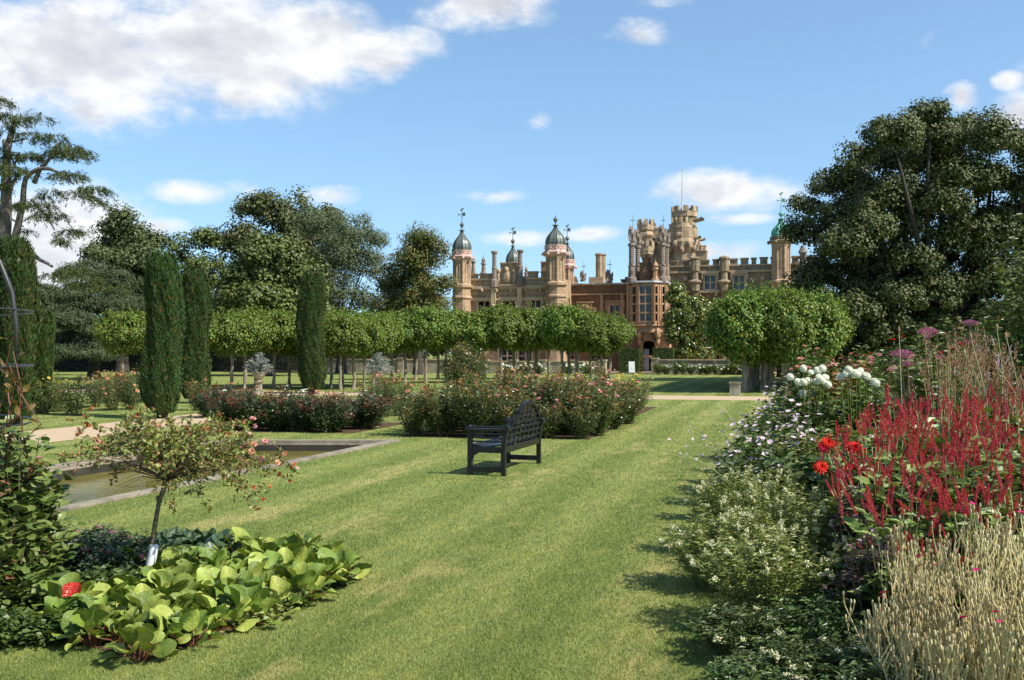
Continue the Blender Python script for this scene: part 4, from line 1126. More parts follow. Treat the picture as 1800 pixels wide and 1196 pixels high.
tree('maple_tree', 'bushy yellow-green maple in front of the great sycamore', 'tree', 74, 470, [
    (480,455,60,35,0),(440,490,48,38,0),(520,490,48,38,0),(470,535,70,40,-1),(540,535,42,42,0),(410,540,42,42,0),(490,585,80,30,0)],
    'maple', .27, .24, 1.0, 110, .8, .4, up=.6)
tree('birch_tree', 'brownish-green tree standing left of the castle tower', 'tree', 78, 735, [
    *hull_blobs([(652,570),(660,480),(690,440),(715,412),(745,398),(775,415),(792,450),(800,500),(790,550),(770,580)], 32, 18, 30, -2, 2)],
    'birch', .24, .11, 1.0, 110, .8, .35)
tree('spruce_tree', 'dark sweeping conifer with low layered boughs left of the yew columns', 'tree', 66, 165, [
    (150,480,36,22,0),(200,500,45,24,0),(150,530,42,30,-1),(210,545,55,30,0),(150,575,48,30,-2),(205,600,60,30,-1),(165,625,60,22,-2),(240,575,40,35,1),(130,610,30,35,0)],
    'conifer', .24, .05, 1.5, 150, .62, .4, flat=.4)
tree('cedar_tree', 'dark shaded conifer at far left behind the tall yew column', 'tree', 76, 70, [
    (70,530,50,35,0),(100,560,40,40,0),(60,590,60,40,0),(110,620,45,40,1),(20,560,60,60,1),(-40,520,60,80,0),(75,560,30,30,-1)],
    'conifer', .26, .07, 1.4, 140, .7, .5, flat=.5)
# dark trees and shrubs far behind the lawn, closing the view under the crowns
tree('yew_tree', 'dark spreading yew beyond the left lime row, its boughs down to the ground', 'tree', 98, 400, [
    (330,600,60,34,0),(420,605,60,36,0),(500,600,60,36,0),(370,632,60,22,-1),(460,630,60,22,0)], 'oak', .34, .24, 1.2, 80, 1.0, .4)
tree('yew_tree', 'dark spreading yew left of the castle behind the middle lime block', 'tree', 97, 650, [
    (570,605,60,36,0),(640,600,60,40,0),(710,598,50,40,0),(770,612,34,30,2),(600,632,60,22,0),(690,632,60,22,0)], 'oak', .34, .24, 1.2, 80, 1.0, .4)
tree('yew_tree', 'dark spreading yew at the far left edge behind the rose arch', 'tree', 96, 40, [
    (-120,590,90,60,0),(0,610,80,40,0),(120,615,80,38,0),(220,610,60,40,0),(-60,560,90,50,0),(270,620,50,30,0)], 'oak', .34, .24, 1.2, 80, 1.0, .5)
tree('holly_tree', 'dark broad shrubby tree filling the shade beneath the great oak', 'tree', 70, 1600, [
    (1470,600,60,40,0),(1560,590,80,50,0),(1660,590,80,55,0),(1760,590,80,60,0),(1870,570,80,80,0),(1500,630,70,24,0),(1620,635,90,24,0)], 'oak', .28, .2, 1.3, 80, .85, .3)
tree('magnolia_tree', 'glossy magnolia trained against the castle wall right of the doorway', 'tree', 84, 1208, [
    (1190,530,18,24,0),(1215,560,32,32,-.4),(1195,595,26,30,-.2),(1235,590,24,34,-.2),(1215,625,32,26,-.2),(1240,622,18,24,0),(1200,560,24,34,0),(1228,540,18,20,0),(1188,510,9,14,0),(1183,575,12,34,0)],
    'magnolia', .24, .11, 2.2, 42, .42, .13, depth=.5, inner=.3)

# the cedar: bare leaning limbs with flat layered pads
def cedar():
    Y = 50; x0 = at(4, Y); k = Y/F
    e = empty('cedar_tree', 'tall open cedar at the left edge with bare limbs and flat foliage tiers', 'tree', (x0, Y, 0))
    def W(px, py, dy=0): return np.array([(px-900)*k - x0, dy, H + (YH-py)*k])
    tr = Geo()
    def br(pts, r0, r1, dy=0):
        P = np.array([W(a, b, dy*(i/len(pts))) for i, (a, b) in enumerate(pts)])
        t = np.linspace(0, len(P)-1, (len(P)-1)*4+1); Q = np.stack([np.interp(t, range(len(P)), P[:, j]) for j in range(3)], 1)
        for _ in range(2): Q[1:-1] = (Q[:-2] + Q[1:-1]*2 + Q[2:])/4
        tr.tube(Q, np.linspace(r0, r1, len(Q)), 7)
    br([(4,660),(5,540),(6,440),(11,380),(11,320),(12,265),(20,235),(28,205)], .42, .09)
    br([(-4,640),(-6,480),(-4,400),(2,340),(0,280),(-8,240)], .34, .09, 1)
    br([(8,400),(14,370),(22,330),(34,314),(46,305)], .16, .06, -.5)
    br([(20,480),(26,432),(37,400),(44,380),(52,358),(56,335),(62,318),(85,304),(108,305),(124,312),(142,325),(158,335)], .20, .04, -2)
    br([(60,322),(72,300),(86,290),(98,278),(108,262),(122,256)], .12, .04, -1)
    br([(56,352),(64,356),(80,373),(94,383),(104,394),(116,410)], .09, .03, -1.5)
    br([(10,450),(30,445),(54,444),(68,446),(80,455),(92,462),(108,468),(120,474)], .16, .06, -2)
    br([(12,252),(28,248),(46,243)], .06, .03); br([(22,300),(34,285),(44,276)], .06, .03, -1); br([(10,380),(22,388),(30,396)], .06, .03, 1)
    part('trunk', tr, M['barkcedar'], e, True)
    pads = [(22,190,30,6),(52,196,20,5),(10,206,26,7),(50,213,28,7),(4,222,20,5),(66,238,32,8),(95,238,20,5),(112,256,26,7),(130,262,30,8),(148,268,20,6),(160,282,16,8),(96,262,18,5),
            (44,270,28,6),(68,276,16,5),(10,270,22,6),(14,292,20,5),(38,300,26,7),(60,308,26,6),(24,330,14,5),(75,328,14,6),(70,340,10,4),(128,302,22,7),(146,316,22,7),(162,326,24,7),(178,332,18,6),(166,346,20,8),(182,356,12,6),(150,340,14,6),
            (92,364,28,5),(78,366,18,4),(116,378,24,5),(104,386,16,5),(118,398,20,6),(130,406,14,6),(122,420,10,7),(136,424,8,6),
            (5,296,16,5),(-10,260,30,8),(-15,320,30,8),(-20,370,30,7),(12,350,12,4),(30,398,8,4),(124,472,26,5),(112,482,20,5),(142,478,26,6),(166,488,30,6),(190,500,26,6),(150,498,26,5),(58,474,14,4),(50,492,10,5)]
    cr = Geo(); Ps = []; Ds = []; Ns = []
    for px, py, rx, ry in pads:
        c = W(px, py, rng.uniform(-1.6, 1.6) - .5); R = rx*k; rz_ = ry*k
        nt = int(30*(R/.6)**2) + 14
        for i in range(nt):                        # sprays: short flat fans of needles
            a = rng.uniform(0, 2*math.pi); rr = math.sqrt(rng.uniform()); p = c + np.array([math.cos(a)*R*rr, math.sin(a)*R*.9*rr, rng.uniform(-.45, .45)*rz_ - .5*rz_*rr*rr*1.6])
            dr = np.array([math.cos(a), math.sin(a), -.25 - .45*rr]) + rng.normal(size=3)*.25; dr /= np.linalg.norm(dr)
            m = 16; t = rng.uniform(0, 1, m)[:, None]; L = rng.uniform(.25, .5)
            q = p + dr*t*L + rng.normal(size=(m, 3))*.035; q[:, 2] -= (t[:, 0]**2)*.08
            Ps.append(q); Ds.append(dr*.9 + rng.normal(size=(m, 3))*.38); Ns.append(np.array([0, 0, 1]) + rng.normal(size=(m, 3))*.3)
    P = np.concatenate(Ps); leaves(cr, P, np.concatenate(Ds), np.concatenate(Ns), rng.uniform(.10, .20, len(P)), .038, .1, .1)
    part('crown', cr, M['cedar'], e)
cedar()

# yew columns
def yew(label, px, pyb, pyt, rpx, taper=.8):
    x, Y = gp(px, pyb); h = zt(pyt, Y); r = rpx*Y/F*.90
    e = empty('yew_column', label, 'yew tree', (x, Y, 0), 0, 'clipped yew columns of the sunken garden')
    g = Geo(); g.tube([(0,0,-.05),(0,0,h*.5),(0,0,h*.9)], [.16,.12,.03], 7)
    n = 15; 
    for i in range(n): a = 2*math.pi*i/n; g.tube([(0,0,.1),(r*.5*math.cos(a), r*.5*math.sin(a), h*.2),(r*.75*math.cos(a), r*.75*math.sin(a), h*.85)], [.05,.035,.015], 4)
    part('trunk', g, M['bark'], e, True)
    m = 26000; z = rng.uniform(.03, 1, m)*h; a = rng.uniform(0, 2*np.pi, m)
    zz = z/h
    prof = r*np.minimum(1, .62 + 2.2*zz)*np.where(zz > .90, np.sqrt(np.clip(1-((zz-.90)/.11)**2, .06, 1)), 1)*(1 - (1-taper)*np.clip(zz-.45, 0, 1)*1.6)
    lump = 1 + .09*np.sin(a*7 + 1.5*np.sin(zz*6+px)) + .05*np.sin(a*3 + zz*17 + px) + .05*np.sin(a*13+zz*31) + .05*np.sin(zz*11 + px*.7)
    rr = prof*lump*np.where(rng.uniform(size=m) < .72, rng.uniform(.92, 1.03, m), rng.uniform(.65, .95, m))
    P = np.stack([np.cos(a)*rr + .07*np.sin(z*1.7+px), np.sin(a)*rr, z], 1); out = np.stack([np.cos(a), np.sin(a), np.full(m, .25)], 1)
    z2 = z + .16*np.maximum(0, np.sin(a*7 + 1.5*np.sin(zz*6+px)))*(zz > .9); P[:, 2] = z2; D = norm(np.array([0, 0, 1.0]) + out*.35 + unit(m)*.5); N = norm(out + unit(m)*.6)
    c = Geo(); leaves(c, P, D, N, rng.uniform(.07, .17, m), .030); part('crown', c, M['yew'], e)
yew('fattest clipped dark yew column, nearest of the pair left of centre', 286, 736, 457, 33)
yew('slightly shorter yew column just right of the fattest one', 341, 709, 484, 28, .82)
yew('solitary slim yew column in front of the pale lime row', 547, 692, 484, 24, .88)
yew('tall yew column with brown patches behind the iron rose arch', 28, 748, 432, 34, .9)
yew('short grey-green yew column peeping out right of the brown-patched one', 72, 726, 560, 22, .8)

# ================================================================== LIMES
def lime_proto(seed, R, hc, ht, tk=1):
    """crown of radius R centred at height hc, top at ht"""
    e = empty('lime_tree', 'lime', 'lime tree'); tr = Geo(); cr = Geo(); rz_ = ht - hc
    knob = [(0,0,-.05)]
    x = y = 0; rad = [.13]
    for k in range(1, 8):
        x += rng.normal()*.025; y += rng.normal()*.025; knob.append((x, y, (hc-rz_*.55)*k/7)); rad.append(.085 + .018*math.sin(k*2.1+seed) + (.04 if k == 7 else 0))
    tr.tube(knob, np.array(rad)*tk, 8); top = np.array(knob[-1])
    n = 210 if ht-hc < 1.1 else 270; u = unit(n); u[:, 2] = np.where(u[:, 2] < -.85, -u[:, 2], u[:, 2])
    cc = np.array([0, 0, hc]) + u*np.array([R, R, rz_])*np.where(rng.uniform(size=n) < .3, rng.uniform(.3, .75, n), rng.uniform(.82, 1.0, n))[:, None]
    fz = np.where(u[:, 2] < .1, 1 + (u[:, 2]-.1)*.50, 1.0)[:, None]; cc[:, :2] *= fz
    for i in range(0, n, 4): tr.tube(limb(top, cc[i], .1, 5), np.linspace(.05, .012, 5), 4)
    Ps = []; Ns = []
    for i in range(n):
        m = rng.integers(42, 72); s = R*.21; d = unit(m); Ps.append(cc[i] + d*(rng.uniform(size=(m, 1))**.5)*s); Ns.append(d*.6 + u[i]*.45 + np.array([0, 0, .55]))
    # upright new shoots on top
    for i in range(44):
        a = rng.uniform(0, 6.28); rr = R*.92*math.sqrt(rng.uniform()); z = hc + rz_*math.sqrt(max(.05, 1-(rr/R)**2)); h = rng.uniform(.12, .5)*rz_/.9
        m = 12; t = rng.uniform(0, 1, m)[:, None]; b = np.array([math.cos(a)*rr, math.sin(a)*rr, z-.1]); dr = np.array([math.cos(a)*.25, math.sin(a)*.25, 1])*h
        Ps.append(b + dr*t + rng.normal(size=(m, 3))*.045); Ns.append(unit(m) + np.array([0, 0, .3]))
    P = np.concatenate(Ps); N = norm(np.concatenate(Ns) + unit(len(P))*.5)
    Dr = norm(np.cross(N, unit(len(P)))) + np.array([0, 0, -.1])
    leaves(cr, P, Dr, N, rng.uniform(.08, .15, len(P)), .09, .1, .12)
    part('trunk', tr, M['barkpale'], e, True); part('crown', cr, M['lime'], e)
    return e
LP = [lime_proto(i, 1.45, 2.58, 3.55) for i in range(4)]
LP += [lime_proto(i, 1.45, 2.22, 3.5, 1.6) for i in range(4, 8)]
used = set(); nl = [0]
def lime(x, Y, top, R, label, group):
    i = nl[0] % 4 + (4 if 'avenue' in label else 0); nl[0] += 1; p = LP[i]; s = (R/1.45, R/1.45, top/3.65); rz_ = rng.uniform(0, 6.28)
    if i not in used:
        used.add(i); o = p; o.location = (x, Y, 0); o.rotation_euler = (0, 0, rz_); o.scale = s; o['label'] = label; o['group'] = group
    else: o = clone(p, (x, Y, 0), rz_, s, label, group)
    return o
# left row
GL = 'round-headed lime trees in clipped blocks'
k = 0
for px, py_, tpy in ((215,684,548),(330,690,556),(405,689,553),(430,687,552),(481,684,553),(510,682,553),(557,684,556),(582,683,558),(598,686,557),(621,685,556),(640,682,557),(662,681,561)):
    x, Y = gp(px, py_); lime(x, Y, zt(tpy, Y)*rng.uniform(.95, 1.05), rng.uniform(1.15, 1.42), f'round-headed lime, {ORD[k]} from the left in the row behind the red-tipped rose bed', GL); k += 1
k = 0
for px, Y in ((250,52),(300,52),(350,52),(450,52),(540,53),(600,53),(655,53)):
    lime(at(px, Y), Y, zt(550, Y), 1.6, f'lime in the second line of the left block, {ORD[k]} from the left', GL); k += 1
# middle block, front row then the row behind
k = 0
for px, Y, tpy, R in ((712,57,548,1.6),(748,57,545,1.5),(786,58,548,1.5),(835,58,546,1.6),(880,58,544,1.5),(927,59,548,1.6),(966,59,548,1.5),(990,54,545,1.55),(1013,54,546,1.6),(1056,53,556,1.45)):
    lime(at(px, Y), Y, zt(tpy, Y)*rng.uniform(.95, 1.06), R*rng.uniform(.8, .98), f'shaded lime in the block before the castle, {ORD[k]} from the left of its front line', GL); k += 1
k = 0
for px, Y in ((690,64),(730,64),(770,65),(850,65),(905,65),(940,66),(1000,66),(1040,66),(1070,62)):
    lime(at(px, Y), Y, zt(556, Y), 1.6, f'lime in the rear line of the castle block, {ORD[k]} from the left', GL); k += 1
# right avenue, receding along the garden axis
pA = gp(1306, 690)
NR = ['nearest to the path', 'second from the path', 'third from the path', 'fourth from the path', 'fifth from the path', 'sixth from the path', 'seventh from the path', 'eighth from the path', 'farthest of its line']
for line, u0, nm in ((0, 0.0, 'left line'), (1, .85, 'second line'), (2, 1.75, 'third line'), (3, 2.75, 'right line')):
    for k in range(9 if line < 3 else 8):
        a = axis_pt(pA, u0 + (.15 if k % 2 else 0), k*1.75 + (.9 if line % 2 else 0))
        lime(a[0], a[1], zt(512 if line != 3 else 514, 45) + rng.uniform(-.15, .15), 1.6 if line in (0, 3) else 1.4, f'avenue lime right of the grass walk, {nm}, {NR[k]}', 'limes of the right avenue')
# ================================================================== HEDGE BLOCKS, URNS, FAR SHRUBS
def leafbox(name, label, cat, loc, rz_, sx_, sy_, h, mat='hedge', n=9000):
    e = empty(name, label, cat, loc, rz_)
    P = rng.uniform(-1, 1, (n, 3)); f = rng.integers(0, 5, n)
    P[f == 0, 0] = 1; P[f == 1, 0] = -1; P[f == 2, 1] = 1; P[f == 3, 1] = -1; P[f == 4, 2] = 1
    N = np.zeros((n, 3)); N[f == 0, 0] = 1; N[f == 1, 0] = -1; N[f == 2, 1] = 1; N[f == 3, 1] = -1; N[f == 4, 2] = 1
    P *= (1 - rng.uniform(0, .06, (n, 1))); P = (P*np.array([.5, .5, .5]) + np.array([0, 0, .5]))*np.array([sx_, sy_, h])
    g = Geo(); leaves(g, P, norm(np.cross(N, unit(n))), norm(N + unit(n)*.5), .09, .06); part('foliage', g, M[mat], e)
    g = Geo(); g.box(-sx_*.45, sx_*.45, -sy_*.45, sy_*.45, 0.02, h*.95); part('shade_core', g, M['shadein'], e)  # solid near-black core, its colour standing in for shade inside the hedge
Yh = 83
leafbox('hedge_block', 'square clipped box hedge left of the castle doorway', 'hedge', (at(1108, Yh), Yh, 0.05), -AX, 1.6, 1.6, zt(614, Yh))
leafbox('hedge_block', 'square clipped box hedge right of the castle doorway', 'hedge', (at(1167, Yh), Yh, 0.05), -AX, 1.6, 1.6, zt(613, Yh))
leafbox('clipped_hedge', 'long dark clipped hedge far behind the left lime trunks', 'hedge', (at(330, 92), 92, 0), -AX*.3, 42, 2, 2.3, 'oak', 24000)
leafbox('clipped_hedge', 'dark clipped hedge behind the trunk of the great oak', 'hedge', (at(1640, 68), 68, 0), -AX, 22, 1.6, 2.4, 'oak', 14000)

def flower_small(g, P, N, s, n=5):
    """tiny five-petal blossoms for distant planting"""
    for k in range(n):
        a = 2*math.pi*k/n; T1 = norm(np.cross(N, np.array([.3, .2, 1.0]))); T2 = np.cross(N, T1)
        D = T1*math.cos(a) + T2*math.sin(a) + N*.5
        leaves(g, P, D, N, s, s*.8, .1, .2)
# ---- bloom meshes (unit radius)
def bloom_mesh(kind, mat):
    g = Geo(); z = np.array([0, 0, 1.0])
    if kind == 'rose':
        for lay, (n, r, lift, L) in enumerate(((7, .10, .25, .95), (6, .08, .8, .75), (5, .05, 1.6, .6), (4, .02, 3.5, .45))):
            a = np.arange(n)*2*np.pi/n + lay*.6; o = np.stack([np.cos(a), np.sin(a), np.zeros(n)], 1)
            leaves_hi(g, o*r + z*.05*lay, o + z*lift, -o*lift + z + 0*o, L, .85*L, .2, -.15)
    elif kind == 'ball':
        n = 170; i = np.arange(n); ph = np.arccos(1 - 1.85*(i+.5)/n); a = i*2.39996
        o = np.stack([np.sin(ph)*np.cos(a), np.sin(ph)*np.sin(a), np.cos(ph)], 1)
        leaves(g, o*.78, o + z*.35, np.cross(o, np.cross(z + .01, o)) + o*.3, .34, .26, .35, .05)
        g.ell((0, 0, 0), (.78, .78, .74), 12, 8)
    elif kind == 'dahlia':
        for lay, (n, lift, L) in enumerate(((13, .05, 1.0), (12, .35, .88), (10, .8, .68), (7, 1.8, .45))):
            a = np.arange(n)*2*np.pi/n + lay*.25; o = np.stack([np.cos(a), np.sin(a), np.zeros(n)], 1)
            leaves_hi(g, o*.08 + z*.05*lay, o + z*lift, -o*lift + z, L, .36, .2, .2)
    elif kind == 'anemone':
        n = 6; a = np.arange(n)*2*np.pi/n; o = np.stack([np.cos(a), np.sin(a), np.zeros(n)], 1)
        leaves_hi(g, o*.05, o + z*.25, z - o*.2, .95, .8, .15, -.1); g.ell((0, 0, .1), (.18, .18, .12), 6, 4)
    elif kind == 'spike':            # slender flower spike along +z, unit height, radius about .09
        n = 130; t = (np.arange(n)+.5)/n; a = np.arange(n)*2.39996; r = .055*np.sin(np.pi*np.clip(t*.9+.12, 0, 1))**.6
        o = np.stack([np.cos(a), np.sin(a), np.zeros(n)], 1)
        leaves(g, o*r[:, None]*.4 + z*t[:, None] + unit(n)*.01, o + z*rng.uniform(-.2, .9, (n, 1)), unit(n), .065, .045, .3, .1)
        g.tube([(0, 0, 0), (0, 0, 1)], [.018, .008], 4)
    elif kind == 'dome':             # flat-topped cluster
        n = 300; a = rng.uniform(0, 6.28, n); r = np.sqrt(rng.uniform(size=n)); o = np.stack([np.cos(a)*r, np.sin(a)*r, .42*(1-r*r) + rng.uniform(-.12, .08, n)], 1)
        leaves(g, o, unit(n) + z*.9, unit(n), .16, .07)
        for i in range(0, n, 12): g.tube([(0, 0, -.5), tuple(o[i])], .015, 3)
    return g.mesh('bloom', mat)
BM = {}
for k, kd, m in (('pinkrose','rose','f_pink'),('peachrose','rose','f_peach'),('yelrose','rose','f_yellow'),('whiterose','rose','f_white'),('redrose','rose','f_scarlet'),('rustrose','rose','f_rust'),('ball','ball','f_white'),
    ('dahlia','dahlia','f_scarlet'),('anemone','anemone','f_lilac'),('campion','anemone','f_mag'),('spike','spike','f_red'),('dome','dome','f_purple'),('whiteflower','anemone','f_white'),('lilacspike','spike','f_lilac'),('pinkhead','dome','f_pink')):
    BM[k] = bloom_mesh(kd, M[m]); BM[k].name = k
def blooms(root, key, name, P, N, s, zrot=True):
    for p, n, sc in zip(P, N, np.broadcast_to(np.asarray(s, float), (len(P),))):
        o = bpy.data.objects.new(name, BM[key]); S.collection.objects.link(o); o.parent = root
        n = Vector(n) + (Vector(rng.normal(size=3)*.14) if 'spike' in key else Vector((0, 0, 0))); q = n.to_track_quat('Z', 'Y'); o.rotation_mode = 'QUATERNION'; o.rotation_quaternion = q @ Quaternion((0, 0, 1), rng.uniform(0, 6.28))
        o.location = p; o.scale = (sc*rng.uniform(.85, 1.1), sc*rng.uniform(.85, 1.1), sc*rng.uniform(.72, 1.0)) if 'spike' not in key else (sc*.8, sc*.8, sc*rng.uniform(.55, 1.2))

def herb(h, r, nst, lps, L, W, mat_l, mat_s='stem', base=.25, t0=.1, srad=.006, hi=False, droop=.15, dome=.4, ldroop=.0, fold=.12, upr=.35, hvar=.15, ns=3, clump=.02, t1=1.0):
    """generic leafy plant -> (stems geo, leaves geo, tip points, tip directions)"""
    gs, gl = Geo(), Geo(); tips = []; td = []; Ps = []; Ds = []; Ns = []
    for i in range(nst):
        a = rng.uniform(0, 6.28); u = math.sqrt(rng.uniform()); rho = r*u
        hh_ = h*(1 - dome*u*u)*rng.uniform(1-hvar, 1+hvar*.4)
        b = np.array([math.cos(a)*rho*base, math.sin(a)*rho*base, 0]); e = np.array([math.cos(a)*rho, math.sin(a)*rho, hh_])
        c = (b*.6 + e*.4)*np.array([1, 1, 0]) + np.array([0, 0, hh_*(.62+droop)])
        t = np.linspace(0, 1, 6)[:, None]; pth = (1-t)**2*b + 2*t*(1-t)*c + t*t*e
        gs.tube(pth, np.linspace(srad, srad*.5, 6), ns)
        tips.append(pth[-1]); d = pth[-1]-pth[-2]; td.append(d/np.linalg.norm(d))
        m = lps; tt = rng.uniform(t0, t1, m); idx = tt*5; i0 = np.minimum(idx.astype(int), 4); f = (idx-i0)[:, None]
        p = pth[i0]*(1-f) + pth[i0+1]*f
        az_ = rng.uniform(0, 6.28, m); o = np.stack([np.cos(az_), np.sin(az_), np.full(m, upr)], 1)
        Ps.append(p + rng.normal(size=(m, 3))*clump); Ds.append(o + unit(m)*.3 - np.array([0, 0, ldroop])); Ns.append(np.array([0, 0, 1.0]) + unit(m)*.55 + o*np.array([.3, .3, 0]))
    P = np.concatenate(Ps); n = len(P)
    (leaves_hi if hi else leaves)(gl, P, np.concatenate(Ds), norm(np.concatenate(Ns)), L*rng.uniform(.65, 1.2, n), W*rng.uniform(.8, 1.1, n), fold, .15)
    return gs, gl, np.array(tips), np.array(td)

# distant beds under the terrace wall
def simple_plant(name, label, cat, x, y, h, r, L, W, mat, nst, lps, flower=None, fn=20, fs=.05, group=None, z=0, **kw):
    e = empty(name, label, cat, (x, y, z), rng.uniform(0, 6.28), group)
    gs, gl, tp, tdr = herb(h, r, nst, lps, L, W, mat, **kw)
    part('stems', gs, M['stem'], e); part('foliage', gl, M[mat], e)
    if flower:
        for i in range(fn):
            j = rng.integers(len(tp)); 
        idx = rng.permutation(len(tp))[:fn]
        P = tp[idx]; N = norm(tdr[idx] + unit(len(idx))*.5 + np.array([0, -.2, .4]))
        blooms(e, flower, 'bloom', P, N, fs*rng.uniform(.8, 1.2, len(idx)))
    return e
k = 0
for px in np.linspace(1158, 1300, 11):
    a = (at(px, 77.4), 77.4); simple_plant('white_rose' if k % 3 else 'iris_clump', f'low {"white-flowered bush" if k % 3 else "spiky-leaved clump"} at the foot of the right terrace wall, {ORD[k]} from the doorway', 'shrub', a[0], a[1], rng.uniform(.65, 1.0), .5, .13 if k % 3 else .4, .07 if k % 3 else .04, 'border', 22, 26, 'whiterose' if k % 3 else None, 7, .09, 'planting under the terrace wall'); k += 1
k = 0
for px in (885, 905, 925, 945, 1000, 1030):
    simple_plant('hydrangea', f'white-headed hydrangea under the left wing terrace, {ORD[k]} from the left', 'shrub', at(px, 76), 76, .85, .6, .14, .09, 'border', 24, 24, 'ball', 9, .10, 'white hydrangeas under the terrace'); k += 1
k = 0
for px, Y, gcol in ((455, 43, 0), (665, 44, 1)):
    e = empty('planted_urn', ['stone urn of silver foliage left of the slim yew column', 'stone urn of silver foliage right of the slim yew column'][k], 'urn', (at(px, Y), Y, 0), 0, 'stone urns of silver foliage')
    g = Geo(); g.lathe(0, 0, [(.26, 0), (.26, .08), (.17, .12), (.15, .42), (.24, .48), (.24, .52)], 4, math.pi/4); part('pedestal', g, M['wallst'], e)
    g = Geo(); g.lathe(0, 0, [(.12, .521), (.08, .58), (.16, .64), (.26, .76), (.30, .86), (.34, .88), (.34, .91), (.28, .90)], 12); part('bowl', g, M['wallst'], e)
    gs, gl, tp, tdr = herb(.95, .72, 90, 30, .09, .034, 'silver', base=.15, dome=.85, droop=.4); gl.xf(Matrix.Translation((0, 0, .72))); part('silver_plant', gl, M['silver'], e); k += 1
# ================================================================== ROSE BUSHES
def rose_proto(kind, seed):
    """a bush of canes, leaflets, coppery tips"""
    e = empty('rose_bush', kind, 'rose bush'); 
    P = dict(dark=dict(h=.80, r=.52, L=.062, W=.045, m='rose_dark', nst=40, lps=110), mixed=dict(h=.98, r=.50, L=.056, W=.040, m='rose_leaf', nst=38, lps=92),
             pale=dict(h=.92, r=.48, L=.055, W=.038, m='rose_yel', nst=26, lps=62), peach=dict(h=1.0, r=.48, L=.055, W=.040, m='rose_leaf', nst=24, lps=70))[kind]
    gs, gl, tp, td = herb(P['h'], P['r'], P['nst'], P['lps'], P['L'], P['W'], P['m'], base=.3, t0=.06, srad=.007, dome=.35, droop=.05, clump=.07, hvar=.35)
    part('canes', gs, M['cane'], e); part('foliage', gl, M[P['m']], e)
    nsh = {'dark': 16, 'mixed': 13, 'pale': 3, 'peach': 6}[kind]
    g = Geo(); idx = rng.permutation(len(tp))[:nsh]
    Q = []; D = []
    for i in idx:
        m = 22; t = rng.uniform(-.06, .13, (m, 1)); Q.append(tp[i] + td[i]*t + rng.normal(size=(m, 3))*.03); D.append(unit(m)*.7 + np.array([0, 0, .7]))
        g.tube([tuple(tp[i]), tuple(tp[i] + td[i]*.14)], .004, 3)
    Q = np.concatenate(Q); leaves(g, Q, np.concatenate(D), unit(len(Q)), .05, .03)
    part('new_foliage', g, M['shoot' if kind == 'dark' else 'bronze'], e)
    e['_tp'] = [list(map(float, p)) for p in tp]
    return e, tp, td
RP = {(k, i): rose_proto(k, i) for k in ('dark', 'mixed', 'pale', 'peach') for i in range(2)}
rused = set()
def rose(kind, x, y, sc, label, group, fl=None, nf=4, fs=.05):
    i = int(rng.integers(2)); p, tp, td = RP[(kind, i)]; rz_ = rng.uniform(0, 6.28)
    if (kind, i) not in rused: rused.add((kind, i)); o = p; o.location = (x, y, 0); o.rotation_euler = (0, 0, rz_); o.scale = (sc,)*3; o['label'] = label; o['group'] = group; o['category'] = 'rose bush'; jobs.append((o, tp, td, fl, nf, fs/sc))
    else:
        o = p.copy(); S.collection.objects.link(o)
        for ch in p.children:
            if ch.name.startswith(('canes', 'foliage', 'new_fol')): c = ch.copy(); S.collection.objects.link(c); c.parent = o
        o.location = (x, y, 0); o.rotation_euler = (0, 0, rz_); o.scale = (sc,)*3; o['label'] = label; o['group'] = group; jobs.append((o, tp, td, fl, nf, fs/sc))
    return o
jobs = []
def grid(key, nu, nv, du, dv, u0, v0, kind, lab, group, fl, nf, fs, h0, hv=.12):
    a = BEDS[key][0]
    for v in range(nv):
        for u in range(nu):
            p = axis_pt(a, u0 + du*u + rng.uniform(-.1, .1) + (.2 if v % 2 else 0), v0 + dv*v + rng.uniform(-.1, .1))
            row = ['front row', 'second row', 'third row', 'fourth row', 'fifth row', 'sixth row', 'back row'][v if v < nv-1 or nv == 1 else 6]
            rose(kind(u, v), p[0], p[1], rng.uniform(h0-hv, h0+hv), f'{lab}, {row}, {ORD[u]} from the left', group, fl(u, v), int(rng.integers(nf[0], nf[1]+1)), fs)
grid('rose_a', 5, 3, .66, 1.05, .2, .45, lambda u, v: 'dark', 'dark glossy rose bush with red shoots beyond the pool', 'dark red-tipped roses', lambda u, v: 'whiterose' if (u+v) % 3 == 0 else 'peachrose', (0, 3), .06, .97, .16)
grid('rose_b', 6, 7, .68, .93, .25, .4, lambda u, v: 'mixed', 'pink-flowered rose bush in the big bed behind the bench', 'pink roses behind the bench', lambda u, v: 'pinkrose' if u > 2 else 'peachrose', (1, 6), .06, .98, .26)
grid('rose_c', 4, 5, .68, 1.0, .3, .4, lambda u, v: 'pale', 'yellow-flowered rose bush in the bed nearest the gravel walk', 'yellow roses', lambda u, v: 'yelrose', (2, 7), .055, 1.0, .18)
k = 0
for px, py_ in ((672,733),(700,731),(655,722),(690,720),(718,727)):
    x, y = gp(px, py_); rose('peach', x, y, rng.uniform(.95, 1.1), f'loose peach rose bush left of the big bed, {ORD[k]} of the cluster', 'loose peach roses', 'peachrose', 6, .05); k += 1
k = 0
for px, py_ in ((170,716),(200,722),(232,720),(185,708),(215,706),(245,706)):
    x, y = gp(px, py_); rose('peach', x, y, rng.uniform(1.0, 1.2), f'peach rose bush massed left of the fattest yew column, {ORD[k]} from the left', 'peach roses by the yew', 'peachrose', 13, .055); k += 1
k = 0
for px, py_ in ((75,728),(100,724),(128,730),(88,714)):
    x, y = gp(px, py_); rose('pale', x, y, rng.uniform(1.05, 1.25), f'yellow rose bush beside the brick-path edge near the rose arch, {ORD[k]} from the left', 'yellow roses by the arch', 'yelrose', 7, .05); k += 1
